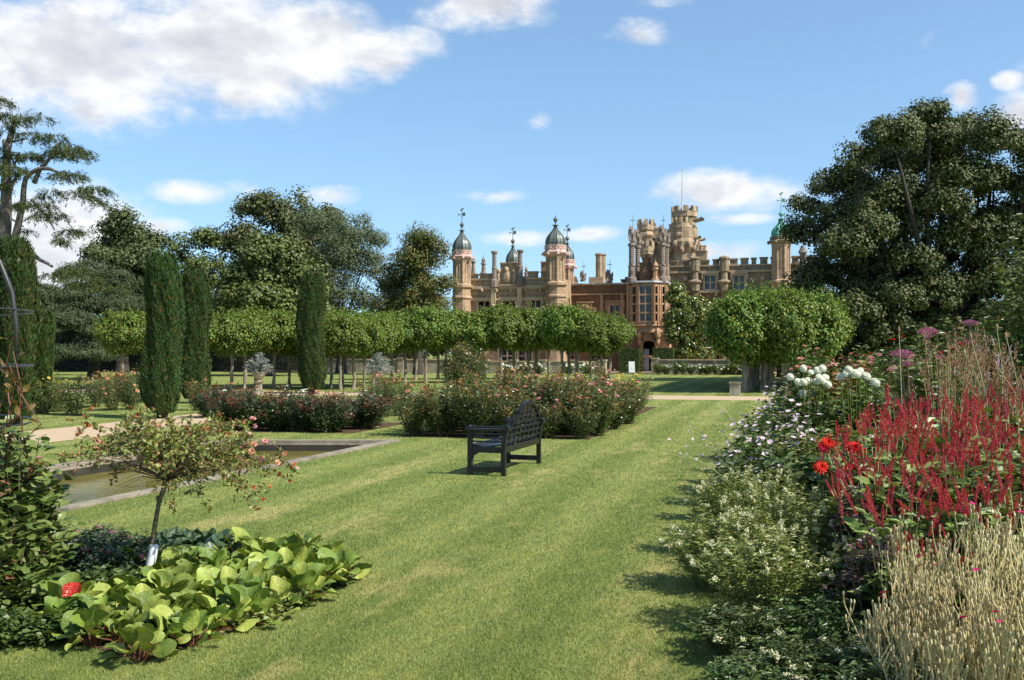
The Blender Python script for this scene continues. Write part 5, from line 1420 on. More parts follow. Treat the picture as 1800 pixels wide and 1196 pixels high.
for px, py_, kd, fl in ((370,735,'dark','redrose'),(405,728,'dark','peachrose'),(348,722,'peach','peachrose')):
    x, y = gp(px, py_); rose(kd, x, y, .95, f'rose bush at the foot of the second yew column, {ORD[k-4]} from the path', 'roses below the yew', fl, 5, .05); k += 1
for o, tp, td, fl, nf, fs in jobs:
    if fl and nf:
        w_ = tp[:, 2] + rng.uniform(-.12, .12, len(tp)); idx = np.argsort(-w_)[:max(nf*2, 4)]; idx = rng.permutation(idx)[:nf]
        blooms(o, fl, 'bloom', tp[idx] + td[idx]*.05, norm(td[idx] + unit(len(idx))*.5 + np.array([0, 0, .2])), fs*rng.uniform(.8, 1.25, len(idx)))
for (k_, i_), (p, _, _) in RP.items():
    if '_tp' in p: del p['_tp']
    if (k_, i_) not in rused:
        for ch in list(p.children): bpy.data.objects.remove(ch)
        bpy.data.objects.remove(p)
for o in S.objects:
    if '_tp' in o: del o['_tp']
# climber mound on a support
x, Y = at(818, 31), 31
e = empty('climbing_rose', 'rounded bushy climber on a support rising above the rose beds', 'climbing plant', (x, Y, 0))
gs, gl, tp, tdr = herb(1.95, .78, 60, 110, .075, .05, 'rose_leaf', base=.5, t0=.15, dome=.3, droop=.25, clump=.09, srad=.010)
part('stems', gs, M['cane'], e); part('foliage', gl, M['rose_leaf'], e)
g = Geo(); Q = np.repeat(tp[:20], 20, 0) + rng.normal(size=(400, 3))*.06; leaves(g, Q, unit(400), unit(400), .06, .04); part('bronze_foliage', g, M['bronze'], e)

# ================================================================== STANDARD ROSE
def std_rose():
    x, y = gp(259, 1026); e = empty('standard_rose', 'thin lopsided standard rose on a bare leaning stem, faded pink flowers, by the pool', 'rose tree', (x, y, 0))
    k = y/F
    def W(px, py, dy=0): return np.array([(px-900)*k - x, dy, H + (YH-py)*k])
    tr = Geo()
    pts = [W(258,1034), W(262,1000), W(267,960), W(272,925), W(279,885), W(287,862), W(293,842)]
    tr.tube(pts, [.021,.019,.017,.018,.017,.020,.026], 9); tr.tube([W(281,885), W(277,872)], [.02,.016], 7)
    fork = W(293, 843); ends = []; gl = Geo(); Ps = []; Ds = []
    targets = [(150,800),(175,770),(185,745),(215,740),(240,735),(265,740),(290,745),(315,740),(345,750),(370,745),(395,755),(420,770),(440,775),(465,790),(480,815),(490,840),(470,850),(455,870),(440,840),(400,790),(360,785),(330,780),(300,770),(260,770),(230,775),(200,790),(165,815),(190,825),(240,810),(340,810),(385,815),(420,810),(140,790),(475,860),(210,755),(330,760),(410,800),(455,800),(280,790),(370,800), (350,885),(230,800)]
    twigs = []
    for i, (tx, ty) in enumerate(targets + targets[::2]):
        tx += rng.uniform(-12, 12); ty += rng.uniform(-12, 14)
        b = W(tx, ty, rng.uniform(-.55, .55)); hgt = .5*abs(b[0]-fork[0])
        c = fork*.45 + b*.55 + np.array([0, 0, .02 + .14*rng.uniform() + .22*abs(b[0]-fork[0])]) + rng.normal(size=3)*.04
        t = np.linspace(0, 1, 9)[:, None]; p = (1-t)**2*fork + 2*t*(1-t)*c + t*t*b; p[1:-1] += rng.normal(size=(7, 3))*.008
        tr.tube(p, np.linspace(.007, .002, 9), 4); ends.append(p[-1]); twigs.append(p)
        for s in range(5):                          # side twigs
            j = rng.integers(3, 9); q = p[j]; d = (p[j]-p[j-1]); d = d/np.linalg.norm(d) + rng.normal(size=3)*.7; d /= np.linalg.norm(d); L = rng.uniform(.06, .16)
            e2 = q + d*L; tr.tube([q, q+d*L*.5+rng.normal(size=3)*.01, e2], [.003, .0025, .0015], 3); ends.append(e2)
            m = rng.integers(9, 17); tt = rng.uniform(.2, 1.1, (m, 1)); Ps.append(q + d*L*tt + rng.normal(size=(m, 3))*.014); Ds.append(unit(m) + np.array([0, 0, .2]))
        m = 7; jj = rng.uniform(5, 8, m); i0 = jj.astype(int); Ps.append(p[i0] + rng.normal(size=(m, 3))*.02); Ds.append(unit(m) + np.array([0, 0, .2]))
    for s in range(26):                             # dead thin twigs under the crown
        a = rng.uniform(0, 6.28); d = np.array([math.cos(a)*rng.uniform(.2, .6), math.sin(a)*.4, rng.uniform(-.05, .12)]); p = [fork, fork + d*.5 + np.array([0, 0, .03]), fork + d + np.array([0, 0, -.05])]
        tr.tube(p, [.004, .003, .0015], 3)
    P = np.concatenate(Ps); n = len(P); leaves_hi(gl, P, np.concatenate(Ds), norm(unit(n) + np.array([0, 0, .8])), rng.uniform(.024, .048, n), rng.uniform(.016, .028, n))
    part('stem', tr, M['cane'], e, True); part('crown', gl, M['stdleaf'], e)
    g = Geo(); g.lathe(0, 0, [(.034, 0), (.036, .01), (.034, .30), (.030, .315), (.026, .315)], 10)
    a = W(257,1030); b = W(268,975); d = Vector(b-a); Mx = Matrix.Translation(Vector(a)) @ d.to_track_quat('Z', 'Y').to_matrix().to_4x4(); g.xf(Mx)
    part('stem_guard', g, M['white'], e, True)
    E = np.array(ends); pk = []; 
    def cl(px, py, n, key, s):
        c = W(px, py); d = np.abs(E - np.array([c[0], 0, c[2]])); o = np.argsort(d[:, 0]**2 + d[:, 2]**2)[:n*2]; idx = rng.permutation(o)[:n]
        blooms(e, key, 'bloom', E[idx] + unit(n)*.02, norm(unit(n) + np.array([0, -.3, .7])), s*rng.uniform(.75, 1.25, n))
    for px, py, n in ((185,730,5),(160,800,5),(230,725,3),(380,745,3),(400,760,4),(450,770,4),(480,800,5),(490,835,5),(465,870,3),(440,790,3),(350,755,3),(290,740,3),(300,820,3)): cl(px, py, n, 'rustrose' if (px+py) % 2 else 'peachrose', .024)
    for px, py, n in ((128,796,5),(445,768,4),(470,785,4),(185,765,2),(495,830,3),(425,745,2)): cl(px, py, n, 'pinkrose', .024)
std_rose()

# ================================================================== BERGENIA BED
def leaf_round_verts(n, R, cup, wave):
    pass
def bergenia_proto(nleaf, key='bergenia', fix=None):
    g = Geo(); st = Geo()
    for i in range(nleaf):
        a = i*2.4 + rng.uniform(-.3, .3); u = (i+.5)/nleaf; r0 = .03 + .12*u; hh_ = .125 - .085*u + rng.uniform(-.02, .03)
        b = np.array([.02*math.cos(a), .02*math.sin(a), .0]); c = np.array([math.cos(a)*r0, math.sin(a)*r0, hh_])
        st.tube([b, (b+c)/2 + np.array([0, 0, .02]), c], [.006, .005, .005], 5)
        el_ = math.radians(70 - 66*u + rng.uniform(-28, 32)); o = np.array([math.cos(a), math.sin(a), 0]); D = o*math.cos(el_) + np.array([0, 0, math.sin(el_)])
        if fix: o = np.array([.15, .99, 0]); el_ = math.radians(fix); D = o*math.cos(el_) + np.array([0, 0, math.sin(el_)])
        N = -o*math.sin(el_) + np.array([0, 0, math.cos(el_)]); Sd = np.cross(D, N); tw = rng.uniform(-.9, .9) if not fix else .25; N, Sd = N*math.cos(tw)+Sd*math.sin(tw), Sd*math.cos(tw)-N*math.sin(tw)
        R = rng.uniform(.036, .076); cup = rng.uniform(-.35, .7); ph = rng.uniform(0, 6.28); m = 16
        if fix: R = .066; cup = .55; c = np.array([0, 0, .15])
        vs = [c]; 
        for fr in (.5, .85, 1.0):
            for k in range(m):
                t = 2*math.pi*k/m; lx = R*(1.0 + fr*math.cos(t)*1.08); ly = R*fr*math.sin(t)*.92
                
                z = cup*R*(fr**2)*(math.sin(t)**2) + (R*.10*math.sin(3*t+ph) if fr > .7 else 0) - .45*R*(lx/(2*R))**2 - (abs(math.sin(t))*0)
                z += R*.05*math.cos(t*5+ph)*fr
                vs.append(c + D*lx + Sd*ly + N*z)
        mid = c + D*R*1.0; vs[0] = mid - N*R*.06
        tt = [(0, 1+k, 1+(k+1) % m) for k in range(m)]; qq = [(1+k, 1+m+k, 1+m+(k+1) % m, 1+(k+1) % m) for k in range(m)] + [(1+m+k, 1+2*m+k, 1+2*m+(k+1) % m, 1+m+(k+1) % m) for k in range(m)]
        g.add(vs, q=qq, t=tt)
    return g.mesh('leaves', M[key], True), st.mesh('leaf_stalks', M['shoot'], True)
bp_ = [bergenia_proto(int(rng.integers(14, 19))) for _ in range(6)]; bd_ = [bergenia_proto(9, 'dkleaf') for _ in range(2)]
pts = []; tries = 0; GX, GY = gp(259, 1026)
bedpx = [(80,1112),(160,1150),(250,1166),(350,1135),(440,1100),(540,1062),(620,1018),(600,985),(500,985),(440,975),(360,962),(300,960),(240,1010),(200,1060),(100,1085)]
bpoly = [gp(*p) for p in bedpx]
while len(pts) < 84 and tries < 9000:
    tries += 1
    x, y = rng.uniform(-3.9, -.8), rng.uniform(5.5, 9)
    if not inpoly(x, y, bpoly): continue
    if all((x-a)**2 + (y-b)**2 > .155**2 for a, b in pts) and not (abs(x-GX) < .13 and GY-.5 < y < GY+.12): pts.append((x, y))
pts.sort(key=lambda p: p[1])
bn_ = {}
rows_ = {}
for x, y in pts: rows_.setdefault(int((y-5.6)/.22), []).append((x, y))
RN = ['front', 'second', 'third', 'fourth', 'fifth', 'sixth', 'seventh', 'eighth', 'ninth', 'tenth', 'eleventh', 'twelfth', 'thirteenth', 'fourteenth', 'fifteenth', 'sixteenth']
def BL(x, y):
    r = int((y-5.6)/.22); i = sorted(rows_[r]).index((x, y))
    return f'broad-leaved bergenia, {ORD[i]} from the left in the {RN[sorted(rows_).index(r)]} row of the bed'
for x, y in pts:
    px = 900 + x*F/y; py_ = YH + F*H/y
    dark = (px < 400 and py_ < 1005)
    row = 'front' if py_ > 1090 else 'middle' if py_ > 1030 else 'back'
    key = (row, dark); bn_[key] = bn_.get(key, 0) + 1
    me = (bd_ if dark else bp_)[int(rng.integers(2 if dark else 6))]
    e = empty('bergenia', BL(x, y), 'bergenia', (x, y, 0), rng.uniform(0, 6.28), 'bergenias in the bed under the standard rose')
    s = rng.uniform(.85, 1.12); e.scale = (s, s, s)
    obj('leaves', me[0], e); obj('leaf_stalks', me[1], e)
x, y = gp(122, 1098); e = empty('bergenia', 'bergenia with one large bright red leaf at the left end of its bed', 'bergenia', (x, y, 0), 0)
mr = bergenia_proto(1, 'bergred', 58); o = obj('red_leaf', mr[0], e, label='bright red old leaf'); obj('leaf_stalks', mr[1], e)
o = obj('leaves', bp_[0][0], e); o.scale = (.65,)*3
COVER_AFTER = 1
def cover(name, label, cat, x, y, h, r, n, mat, L=.04, W=.03, fl=None, fn=0, fs=.02, group=None, hi=False, **kw):
    e = empty(name, label, cat, (x, y, 0), rng.uniform(0, 6.28), group)
    gs, gl, tp, tdr = herb(h, r, n, kw.pop('lps', 24), L, W, mat, hi=hi, **{**dict(base=.7, dome=.5, droop=.1, srad=.003, clump=.03), **kw})
    part('stems', gs, M['stem'], e); part('foliage', gl, M[mat], e)
    if fl:
        idx = rng.permutation(len(tp))[:fn]; blooms(e, fl, 'bloom', tp[idx] + tdr[idx]*.01, norm(tdr[idx] + unit(len(idx))*.4), fs*rng.uniform(.8, 1.2, len(idx)))
    return e
k = 0
for px, py_ in ((20,1130),(90,1075),(15,1080),(60,1050),(140,1050),(-40,1110),(120,1120),(-20,1040),(190,1045)):
    x, y = gp(px, py_); cover('geranium', f'low leafy geranium clump left of the bergenias, {ORD[k]} from the lawn edge', 'geranium', x, y, .14, .27, 75, 'ground', .045, .04, group='low ground cover at the left bed'); k += 1
k = 0
for px, py_ in ((470,1085),(510,1068),(545,1050),(440,1098),(580,1030),(500,1030),(430,1060),(560,1000),(470,1010),(380,1100),(330,1120),(400,1010),(350,1060),(280,1130),(180,1120),(610,1012)):
    x, y = gp(px, py_); cover('strawberry_plant', f'small-leaved filler plant among the bergenias, {ORD[k]} of the scatter', 'plant', x, y, .11, .13, 30, 'ground' if k % 3 else 'border_yel', .038, .034, group='small filler plants among the bergenias'); k += 1
k = 0
for px, py_ in ((150,1000),(200,990),(110,1010),(235,1000),(170,975),(60,1010),(85,985),(205,1020)):
    x, y = gp(px, py_); cover('sedum', f'dark sedum with dull pink heads behind the bergenias, {ORD[k]} of the patch', 'sedum', x, y, .24, .22, 50, 'dkleaf', .05, .032, 'pinkhead' if k % 2 == 0 else 'dome', 5, .032, 'sedums behind the bergenias'); k += 1
k = 0
for px, py_ in ((300,962),(335,968),(372,975),(288,975)):
    x, y = gp(px, py_); e = empty('dark_leafy_plant', f'dark grey-green pleated-leaf plant right of the rose stem, {ORD[k]} from the left', 'plant', (x, y, 0), rng.uniform(0, 6), 'pleated plants at the back of the bed')
    g = Geo(); n = 16; a = np.arange(n)*2.4; o = np.stack([np.cos(a), np.sin(a), np.zeros(n)], 1); leaves_hi(g, o*.02, o + np.array([0, 0, 1.])*rng.uniform(.5, 1.8, (n, 1)), np.array([0, 0, 1.]) - o*.4, .24, .11, .4, .3); part('leaves', g, M['dkleaf'], e); k += 1

# ================================================================== ROSE ARCH AND CLIMBER, LEFT EDGE
cx_, cy_, R_ = -5.05, 7.4, 1.5
e = empty('iron_rose_arbour', 'dark iron domed rose arbour with hoops at the left edge', 'arbour', (cx_, cy_, 0))
for th in (2, 92, 182, 272):
    a = math.radians(th); p = []
    for z in (0, .5, 1.0, 1.5, 1.95): p.append((R_*math.cos(a), R_*math.sin(a), z))
    for k in range(1, 9):
        b = math.pi/2*k/8; p.append((R_*math.cos(b)*math.cos(a), R_*math.cos(b)*math.sin(a), 1.95 + 1.15*math.sin(b)))
    g = Geo(); g.tube(p, .017, 6)
    part('rod', g, M['iron'], e, True)
for z in (1.22, 1.64, 2.05):
    g = Geo(); g.tube([(R_*math.cos(t*math.pi/24), R_*math.sin(t*math.pi/24), z) for t in range(49)], .007, 5); part('hoop', g, M['iron'], e, True)
def climber(label, x, y, h, r, n, lps, seed):
    e = empty('climbing_plant', label, 'climbing plant', (x, y, 0))
    gs, gl, tp, tdr = herb(h, r, n, lps, .098, .062, 'climber', base=.55, t0=.05, dome=.75, droop=.15, hi=True, clump=.05, srad=.008, upr=.5, hvar=.3)
    part('stems', gs, M['cane'], e); part('foliage', gl, M['climber'], e)
climber('leafy climber with big oval leaves growing up the front arbour rod', -3.45, 7.3, 1.26, .34, 40, 60, 1)
climber('leafy climber at the frame edge left of the arbour rod', -3.85, 7.6, 1.2, .45, 40, 50, 2)
climber('lower bushy climber stems behind the arbour rod', -4.25, 8.3, 1.0, .38, 22, 40, 3)
climber('leafy climber low at the left corner beside the geraniums', -3.42, 6.9, .75, .38, 40, 46, 4)
e = empty('climbing_plant', 'thin bronze-leaved climbing shoots up the arbour rod', 'climbing plant', (-3.5, 7.3, 0))
gs, gl = Geo(), Geo()
for i in range(6):
    p = np.array([(rng.normal()*.04 + .02*i - .05 + .05*math.sin(z*4+i), rng.normal()*.03, z) for z in np.linspace(0, 1.35 + .1*i, 9)]); gs.tube(p, np.linspace(.008, .004, 9), 4)
    m = 12; j = rng.integers(4, 9, m); leaves_hi(gl, p[j] + rng.normal(size=(m, 3))*.02, unit(m) + np.array([0, 0, .6]), unit(m) + np.array([0, 0, .8]), .08, .045)
part('stems', gs, M['shoot'], e); part('foliage', gl, M['bronze'], e)

# ================================================================== RIGHT BORDER
BG = 'mixed flowers of the right border'
def bplant(name, label, cat, x, y, h, r, nst, lps, L, W, mat, stem='stem', fl=None, fn=0, fs=.03, hi=True, top=True, z0=0, bname='bloom', lift=0, extra=None, group=BG, **kw):
    e = empty(name, label, cat, (x, y, z0), rng.uniform(0, 6.28), group)
    gs, gl, tp, tdr = herb(h, r, nst, lps, L, W, mat, hi=hi, **kw)
    part('stems', gs, M[stem], e); part('foliage', gl, M[mat], e)
    if fl and fn:
        idx = np.argsort(-(tp[:, 2] + rng.uniform(-.15, .15, len(tp))*h*(4 if name == 'rose_of_sharon' else 1)))[:fn]
        blooms(e, fl, bname, tp[idx] + tdr[idx]*lift, norm(tdr[idx] + unit(len(idx))*.35 + np.array([0, -.15, .1])), fs*rng.uniform(.8, 1.25, len(idx)))
    return e, tp, tdr
def whitespikes(e, tp, td, n, L, mat='f_cream'):
    g = Geo(); idx = rng.permutation(len(tp))[:n]; Q = []; 
    for i in idx:
        m = 34; t = rng.uniform(0, 1, m); d = td[i]; dr = np.outer(t, d)*L + np.outer(t**2, np.array([rng.normal()*.2, rng.normal()*.2, -.35]))*L
        Q.append(tp[i] + dr + rng.normal(size=(m, 3))*(.010*(1.1-t))[:, None])
    Q = np.concatenate(Q); leaves(g, Q, unit(len(Q)), unit(len(Q)), .016, .012); part('flower_spikes', g, M[mat], e)['kind'] = 'stuff'
# pale loosestrife mass in front
k = 0
for x, y, h, r in ((1.62,6.6,.62,.48),(2.05,7.4,.72,.5),(1.55,7.7,.55,.42),(2.15,8.3,.75,.5),(1.95,9.0,.72,.45),(1.35,6.0,.42,.36),(2.35,7.2,.66,.42),(1.85,6.0,.55,.42),(1.45,5.45,.36,.36),(1.80,5.3,.42,.36),(2.4,9.6,.7,.45),(1.2,5.2,.30,.28),(2.25,6.4,.6,.4)):
    e, tp, td = bplant('loosestrife', f'pale loosestrife clump with small white spikes, {ORD[k]} of the drift by the lawn', 'loosestrife', x, y, h*(1 if y > 6.2 else .62), r, 110 if y > 5.6 else 80, 30, .058, .016, 'border_yel' if y > 6.2 else 'border_dk', hi=False, base=.45, t0=.25, dome=.35, ldroop=.1, clump=.012, srad=.0035)  # nearest clumps take darker leaves, painting in the shade there
    whitespikes(e, tp, td, 38 if y > 6.2 else 8, .05); k += 1
# low tangle at the bottom, its shade put into darker leaf colour
k = 0
for x, y, h, r in ((1.75,4.9,.26,.35),(1.45,4.7,.2,.3),(1.95,5.5,.3,.3),(1.15,4.75,.16,.25),(1.95,5.0,.3,.3)):
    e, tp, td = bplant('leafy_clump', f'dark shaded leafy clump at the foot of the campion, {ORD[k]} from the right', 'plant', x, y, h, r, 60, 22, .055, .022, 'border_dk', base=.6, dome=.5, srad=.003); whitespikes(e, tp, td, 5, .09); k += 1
# dry campion
def campion(label, x, y, h, r, n, nf):
    e = empty('rose_campion', label, 'rose campion', (x, y, 0), rng.uniform(0, 6), 'dry rose campions at the near right corner'); g = Geo(); gh = Geo(); tips = []; Pl = []
    for i in range(n):
        a = rng.uniform(0, 6.28); u = math.sqrt(rng.uniform()); b = np.array([math.cos(a)*r*u*.75, math.sin(a)*r*u*.75, 0]); hh_ = h*rng.uniform(.7, 1.05)
        tpz = b*(1.25) + np.array([rng.normal()*.04, rng.normal()*.04, hh_]); m1 = b*1.05 + np.array([rng.normal()*.02, rng.normal()*.02, hh_*.5])
        g.tube([b, m1, tpz], [.0046, .0040, .0026], 4); st = [tpz]
        for s in range(rng.integers(3, 7)):
            t = rng.uniform(.35, .9); q = m1*(1-t) + tpz*t if t > .5 else b*(1-2*t) + m1*2*t; aa = rng.uniform(0, 6.28); L = rng.uniform(.08, .2)*h/.75
            e2 = q + np.array([math.cos(aa)*L*.35, math.sin(aa)*L*.35, L]); g.tube([q, q*.5+e2*.5+np.array([math.cos(aa)*L*.08, math.sin(aa)*L*.08, 0]), e2], [.0034, .0030, .0022], 3); st.append(e2)
        for p in st: g.ell(p + np.array([0, 0, .008]), (.0058, .0058, .013), 5, 4); tips.append(p)
        m = 7; t = rng.uniform(.05, .6, (m, 1)); Pl.append(b*(1-t) + tpz*t)
    part('stems', g, M['lych'], e); 
    P = np.concatenate(Pl); m = len(P); gl = Geo(); leaves(gl, P, unit(m) + np.array([0, 0, .5]), unit(m) + np.array([0, 0, .5]), .055, .014); part('foliage', gl, M['lychl'], e)
    tips = np.array(tips); idx = np.argsort(-tips[:, 2] + rng.uniform(-.2, .2, len(tips)))[:nf]
    blooms(e, 'campion', 'bloom', tips[idx] + np.array([0, 0, .02]), norm(np.array([0, -.3, 1.]) + unit(len(idx))*.3), .021)
k = 0
for x, y, h in ((1.86,4.75,.58),(2.05,5.15,.70),(2.25,4.7,.72),(2.45,5.25,.82),(2.65,4.85,.78),(2.15,5.6,.80),(2.6,5.7,.85),(2.95,5.5,.85),(1.95,4.4,.60),(2.35,4.35,.68),(2.95,5.0,.8),(2.75,4.4,.7),(3.2,5.3,.8),(1.88,5.2,.5)):
    campion(f'straw-coloured dry rose campion with sparse magenta flowers, {ORD[k]} of the corner drift', x + .04, y, h*.92, .24, 38, int(rng.integers(1, 4))); k += 1
# red persicaria
k = 0
for x, y, h, r, n in ((2.45,6.45,.82,.40,26),(2.85,6.3,.88,.40,26),(3.25,6.5,.95,.4,26),(2.55,7.1,1.02,.40,36),(3.0,7.0,1.12,.42,40),(3.45,7.1,1.15,.42,40),(2.75,7.8,1.20,.42,40),(3.25,7.8,1.28,.42,44),(3.75,7.8,1.28,.42,42),(3.1,8.5,1.25,.42,40),(3.6,8.6,1.32,.42,42),(4.15,8.6,1.32,.42,38),(4.1,9.4,1.35,.42,34),(3.55,9.4,1.28,.4,32),(2.3,6.0,.62,.3,12),(4.6,9.5,1.4,.42,30)):
    e, tp, td = bplant('persicaria', f'red-spiked persicaria with pale green leaves, {ORD[k]} counting back from the campion drift', 'persicaria', x, y, h*.92, r, 96, 13, .16, .075, 'persleaf', stem='stem_pale', fl='spike', fn=int(n*1.5), fs=.16, lift=-.02, bname='flower_spike', base=.5, t0=.06, dome=.18, srad=.0045, hvar=.32, fold=.2, t1=.80, group='red persicarias'); k += 1
# deep purple-leaved plant
for k, (x, y, h) in enumerate(((2.25,6.75,.92),(2.45,7.5,.9),(2.08,6.05,.75))):
    bplant('smokebush', f'dark purple-leaved shrub between loosestrife and persicaria, {ORD[k]} from the left', 'shrub', x, y, h, .26, 26, 30, .055, .026, 'purpleleaf', stem='cane', base=.3, dome=.5)
# red dahlias
e, tp, td = bplant('red_dahlia', 'dark-leaved dahlia with four big scarlet flowers', 'dahlia', 2.62, 8.7, .88, .42, 34, 26, .11, .06, 'border_dk', base=.3, dome=.3, group=None)
bl = [(1455,779),(1503,789),(1443,822),(1494,822),(1448,786)]
for (px, py_), s in zip(bl, (.058,.070,.066,.045,.045)):
    Y = 7.75; p = np.array([at(px, Y) - e.location.x, Y - e.location.y, zt(py_, Y)]); a = e.rotation_euler.z; p = np.array([math.cos(-a)*p[0]-math.sin(-a)*p[1], math.sin(-a)*p[0]+math.cos(-a)*p[1], p[2]])
    n = Vector((math.cos(-a)*-.1+math.sin(-a)*.9, math.sin(-a)*-.1-math.cos(-a)*.9, .55)).normalized(); blooms(e, 'dahlia', 'bloom', [p], [n], s)
    g = Geo(); g.tube([p*np.array([.2,.2,0]), p*np.array([.7,.7,.6]), p], .005, 4); part('flower_stalk', g, M['stem'], e)
bplant('dahlia', 'leafy dahlia without open flowers left of the scarlet one', 'dahlia', 2.35, 9.7, .85, .45, 34, 26, .10, .055, 'border_dk', base=.3, dome=.35, group=None)
bplant('dahlia', 'leafy dahlia with small orange flowers behind the scarlet one', 'dahlia', 3.0, 9.6, 1.0, .42, 34, 24, .10, .05, 'border', base=.3, dome=.35, group=None, fl='rustrose', fn=5, fs=.035)
# anemones along the lawn edge
k = 0
for x, y, h, r in ((2.45,10.7,.85,.42),(2.75,11.8,1.0,.45),(3.05,12.8,1.05,.45),(2.95,10.9,1.0,.42),(3.45,13.6,1.1,.45),(3.35,12.0,1.1,.4),(3.8,14.8,1.15,.5),(4.2,16.2,1.2,.5)):
    e, tp, td = bplant('anemone', f'airy lilac-pink anemone clump along the lawn edge, {ORD[k]} from the near end', 'anemone', x, y, h, r, 74, 22, .075, .045, 'border_dk' if k % 2 else 'border', fl='anemone', fn=40, fs=.034, base=.45, t0=.05, dome=.45, srad=.003, hvar=.4, lift=.0, group='lilac anemones by the lawn'); k += 1
# long airy stems leaning over the lawn
e = empty('gaura', 'wispy pink gaura stems leaning out over the lawn edge', 'gaura', (2.6, 11.0, 0))
g = Geo(); tp = []
for i in range(26):
    a = rng.uniform(2.4, 4.4); L = rng.uniform(.4, .85); z = rng.uniform(.45, 1.15); y0 = rng.uniform(-1.3, 1.5); b = np.array([y0*.25, y0, 0]); t_ = b + np.array([math.cos(a)*L, math.sin(a)*L*.5, z]); c = b + np.array([math.cos(a)*L*.25, 0, z*.75]); t = np.linspace(0, 1, 8)[:, None]
    p = (1-t)**2*b + 2*t*(1-t)*c + t*t*t_; g.tube(p, .0022, 3); tp += [p[-1], p[-2], p[-3]]
part('stems', g, M['stem_pale'], e); tp = np.array(tp); sel = rng.permutation(len(tp))[:48]; blooms(e, 'anemone', 'bloom', tp[sel] + unit(48)*.012, unit(48), .019)
# white dahlias
k = 0
WD = [[(1389,663),(1412,648),(1425,655),(1437,652),(1446,648),(1403,672),(1412,672),(1421,670),(1435,671),(1443,668),(1455,676),(1450,664),(1411,692),(1440,664),(1448,671)], [(1477,662),(1492,650),(1496,655),(1505,657),(1512,652),(1519,660),(1524,662),(1538,673),(1510,660),(1488,658)]]
for fl_, (px, Y, h) in zip(WD, ((1422, 13.2, 1.35), (1508, 12.4, 1.38))):
    x = at(px, Y); e, tp, td = bplant('white_dahlia', ['clump of large white ball dahlias nearest the lawn', 'smaller clump of white ball dahlias to the right'][k], 'dahlia', x, Y, h, .5, 40, 26, .13, .07, 'border', base=.3, dome=.25, group='white ball dahlias')
    e.rotation_euler = (0, 0, 0)
    for px2, py2 in fl_:
        dy = rng.uniform(-.6, -.1); p = np.array([at(px2, Y+dy)-x, dy, zt(py2, Y+dy)]); blooms(e, 'ball', 'bloom', [p], [norm(np.array([0, -.5, .8]) + unit(1)[0]*.2)], .050*rng.uniform(.8, 1.12))
        g = Geo(); g.tube([p*np.array([.3,.3,0]), p*np.array([.8,.8,.7]), p - np.array([0, 0, .03])], .006, 4); part('flower_stalk', g, M['stem'], e)
    k += 1
# joe-pye weed
JP = [(1585,624,.14,9.8),(1632,586,.14,10),(1705,568,.09,10),(1702,602,.06,10.2),(1595,640,.08,9.8),(1652,628,.06,10)]
e = empty('joe_pye_weed', 'tall joe-pye weed with domed dusty-purple heads', 'joe-pye weed', (at(1630, 10.4), 10.4, 0)); lx = e.location.x
gs, gl, tp, tdr = herb(1.75, .55, 26, 34, .15, .05, 'border', base=.5, t0=.15, dome=.35, hi=True, srad=.006); part('stems', gs, M['stem'], e); part('foliage', gl, M['border'], e)
for px, py_, s, Y in JP:
    p = np.array([at(px, Y)-lx, Y-10.4, zt(py_, Y)]); blooms(e, 'dome', 'flower_head', [p], [(0, -.15, 1)], s*.8); g = Geo(); g.tube([p*np.array([.5,.5,0]), p - np.array([0, 0, s*.35])], .007, 4); part('flower_stalk', g, M['cane'], e)
# plume grasses
for k, (px, Y, zt_) in enumerate(((1665, 9.6, 1.95), (1715, 10.2, 2.05), (1760, 9.8, 1.85), (1600, 11.5, 1.7), (1690, 11.6, 1.9), (1775, 8.9, 1.5))):
    e = empty('plume_grass', f'tawny feathery plume grass standing above the persicaria, {ORD[k]} of the group', 'grass', (at(px, Y), Y, 0), rng.uniform(0, 6), 'tawny plume grasses')
    g = Geo(); gf = Geo()
    for i in range(34):
        a = rng.uniform(0, 6.28); u = rng.uniform(0, .35); h = zt_*rng.uniform(.72, 1.0); p = np.array([(0, 0, 0), (math.cos(a)*u*.4, math.sin(a)*u*.4, h*.55), (math.cos(a)*u, math.sin(a)*u, h)]) + np.array([rng.normal()*.05, rng.normal()*.05, 0]); g.tube(p, [.003, .0025, .001], 3)
        m = 26; t = rng.uniform(.0, 1, m)[:, None]; q = p[1]*(1-t)*.4 + p[2]*(1-(1-t)*.4); leaves(gf, q + rng.normal(size=(m, 3))*.010, unit(m)*.6 + np.array([0, 0, .9]), unit(m), .038, .010)
    part('stems', g, M['stem_pale'], e); part('plumes', gf, M['grass_pl'], e)
    gl = Geo(); m = 90; a = rng.uniform(0, 6.28, m); o = np.stack([np.cos(a), np.sin(a), np.zeros(m)], 1); leaves_hi(gl, o*.05*rng.uniform(size=(m, 1)), o*.45 + np.array([0, 0, 1.]), np.array([0, 0, 1.]) - o, rng.uniform(.4, 1.0, m), .012, .1, .5); part('blades', gl, M['border'], e)
# thick teasel / seed-head stems
e = empty('poppy_seedheads', 'pale seed-head stems standing above the joe-pye weed', 'seed heads', (at(1720, 9.4), 9.4, 0)); lx = e.location.x; g = Geo(); gh = Geo()
for (a, b), (c, d) in (((1790,700),(1750,640)),((1762,650),(1752,575)),((1735,700),(1706,592)),((1715,660),(1695,620)),((1800,720),(1768,590)),((1585,700),(1580,580))):
    p = [np.array([at(x, 9.4)-lx, 0, zt(y, 9.4)]) for x, y in ((a, b), (c, d))]; g.tube([p[0]*np.array([1,1,0]), p[0], p[1]], .0038, 4); gh.ell(p[1], (.013, .013, .03), 8, 6)
part('stems', g, M['stem_pale'], e); part('seed_heads', gh, M['grass_pl'], e)
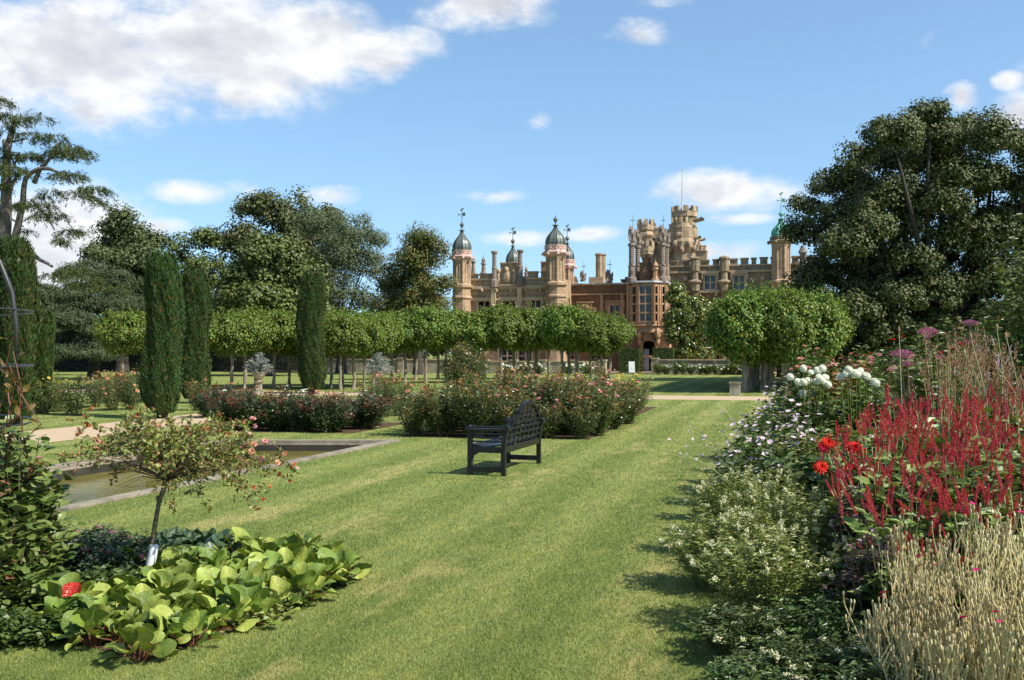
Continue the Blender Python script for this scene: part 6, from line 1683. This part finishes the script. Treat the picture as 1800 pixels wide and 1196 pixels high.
# generic background filling of the border
k = 0
FILL = [  # px, Y, h, r, mat, flower, n, size, name, words
    (1470,16.0,1.35,.5,'bronze',None,0,0,'cotinus','bronze-red bushy shrub behind the white dahlias'),
    (1432,16.5,1.72,.55,'border','pinkrose',70,.055,'phlox','tall pink phlox behind the first white dahlias'),
    (1490,16.5,1.66,.5,'bronze','pinkrose',24,.045,'phlox','russet phlox going over beside the pink one'),
    (1530,17.0,1.6,.5,'border','pinkhead',4,.06,'sedum','tall sedum with small pink heads right of the russet phlox'),
    (1560,15.0,1.5,.5,'border','redrose',8,.035,'helenium','rusty helenium behind the second white dahlias'),
    (1425,27.0,1.5,.6,'border',None,0,0,'shrub','rounded green shrub where the border meets the crossing path'),
    (1432,22.0,1.2,.6,'border_dk','anemone',18,.035,'anemone','far pink anemone near the crossing path'),
    (1560,12.6,1.15,.45,'silver','anemone',22,.022,'aster','grey fine-leaved aster with tiny white daisies'),
    (1600,12.2,1.2,.45,'border','anemone',14,.024,'aster','green aster right of the grey fine-leaved one'),
    (1500,11.3,1.0,.42,'border_yel',None,0,0,'daylily','yellow-green strappy clump below the white dahlias'),
    (1540,10.8,.98,.42,'border_yel','rustrose',6,.03,'daylily','yellow-green clump with orange buds above the persicaria'),
    (1460,10.9,.95,.42,'border','rustrose',6,.03,'geum','mixed green clump with rusty flowers over the scarlet dahlia'),
    (1420,10.5,.9,.42,'border_yel','anemone',14,.03,'anemone','pale-leaved anemone left of the scarlet dahlia'),
    (1680,12.2,1.7,.5,'border_dk','redrose',5,.045,'dahlia','dark red dahlia below the joe-pye weed'),
    (1740,11.8,1.5,.5,'border','lilacspike',16,.16,'salvia','lilac-blue salvia spikes by the right edge'),
    (1790,11.4,1.5,.5,'border','lilacspike',16,.16,'salvia','second lilac-blue salvia cut by the frame'),
    (1640,12.0,1.45,.5,'border','whiterose',5,.035,'cosmos','pale cosmos under the joe-pye weed'),
    (1590,14.0,1.6,.55,'border_yel',None,0,0,'grass_clump','light yellow-green clump under the left joe-pye head'),
    (1650,14.5,2.0,.7,'border',None,0,0,'shrub','tall green bush behind the joe-pye weed'),
    (1730,13.5,2.0,.7,'border','anemone',14,.03,'shrub','tall green bush with pale flowers near the right edge'),
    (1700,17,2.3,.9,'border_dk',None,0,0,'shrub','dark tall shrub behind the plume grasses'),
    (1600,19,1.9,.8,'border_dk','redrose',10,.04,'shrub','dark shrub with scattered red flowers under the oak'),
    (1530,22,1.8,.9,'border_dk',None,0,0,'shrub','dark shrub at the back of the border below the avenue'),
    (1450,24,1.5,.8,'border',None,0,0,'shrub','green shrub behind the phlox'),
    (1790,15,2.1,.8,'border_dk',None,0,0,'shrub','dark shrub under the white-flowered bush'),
    (1850,12,2.0,.8,'border',None,0,0,'shrub','green bush just outside the right edge'),
    (1575,13.2,1.55,.45,'border','anemone',20,.03,'anemone','pale tall anemone under the left joe-pye head'),
    (1665,13.0,1.85,.45,'border_yel',None,0,0,'fennel','light feathery green fennel beside the plume grasses'),
    (1735,12.6,1.75,.45,'bronze','lilacspike',12,.14,'salvia','bronze-leaved lilac salvia behind the plumes'),
    (1620,10.6,1.25,.4,'border_yel','rustrose',8,.03,'helenium','yellow-green helenium behind the first red spikes'),
    (1690,10.9,1.4,.4,'border','lilacspike',12,.12,'catmint','lilac catmint between red spikes and plume grass'),
    (1350,12.4,.85,.4,'border','anemone',34,.034,'anemone','pale pink anemone spilling toward the lawn'),
    (1385,11.4,.9,.4,'border_yel','anemone',26,.034,'anemone','light-leaved anemone above the dark dahlias'),
    (1610,13.4,1.75,.5,'border_yel','pinkhead',5,.06,'yarrow','light green yarrow with dull pink heads beside the joe-pye weed'),
    (1680,14.0,2.05,.5,'bronze',None,0,0,'fennel','bronze fennel haze behind the plume grasses'),
    (1755,14.2,2.1,.6,'border_yel','rustrose',8,.035,'helenium','tall yellow-green helenium below the white-flowered bush'),
    (1545,19.5,1.75,.6,'border','redrose',12,.045,'rose_shrub','red-flowered rose shrub against the dark oak'),
    (1405,14.6,1.0,.5,'border','anemone',16,.03,'anemone','anemone mass under the first white dahlias'),
    (1480,14.4,1.05,.5,'border',None,0,0,'peony','leafy peony clump between the two white dahlia clumps'),
    (1395,17.5,1.1,.5,'border_dk','anemone',14,.03,'anemone','anemone behind the white dahlias on the lawn side'),
]
for px, Y, h, r, mat, fl, fn, fs, nm, words in FILL:
    d_ = min(1.6, Y/11)
    bplant(nm, words, nm.replace('_', ' '), at(px, Y), Y, h, r, int(46*max(1, r/.5)), 42, .085*d_, .034*d_ if mat != 'border_yel' else .018*d_, mat, fl=fl, fn=fn, fs=fs, hi=False, base=.4, t0=.08, dome=.3, clump=.03, hvar=.25, group=None)
# white-flowered bush at the right edge
e, tp, td = bplant('rose_of_sharon', 'big white-flowered bush leaning in at the right edge below the oak', 'shrub', 6.85, 13.0, 3.45, 1.1, 170, 80, .09, .055, 'border', hi=False, fl='whiteflower', fn=99, fs=.045, base=.4, t0=.15, dome=.5, group=None, hvar=.35)
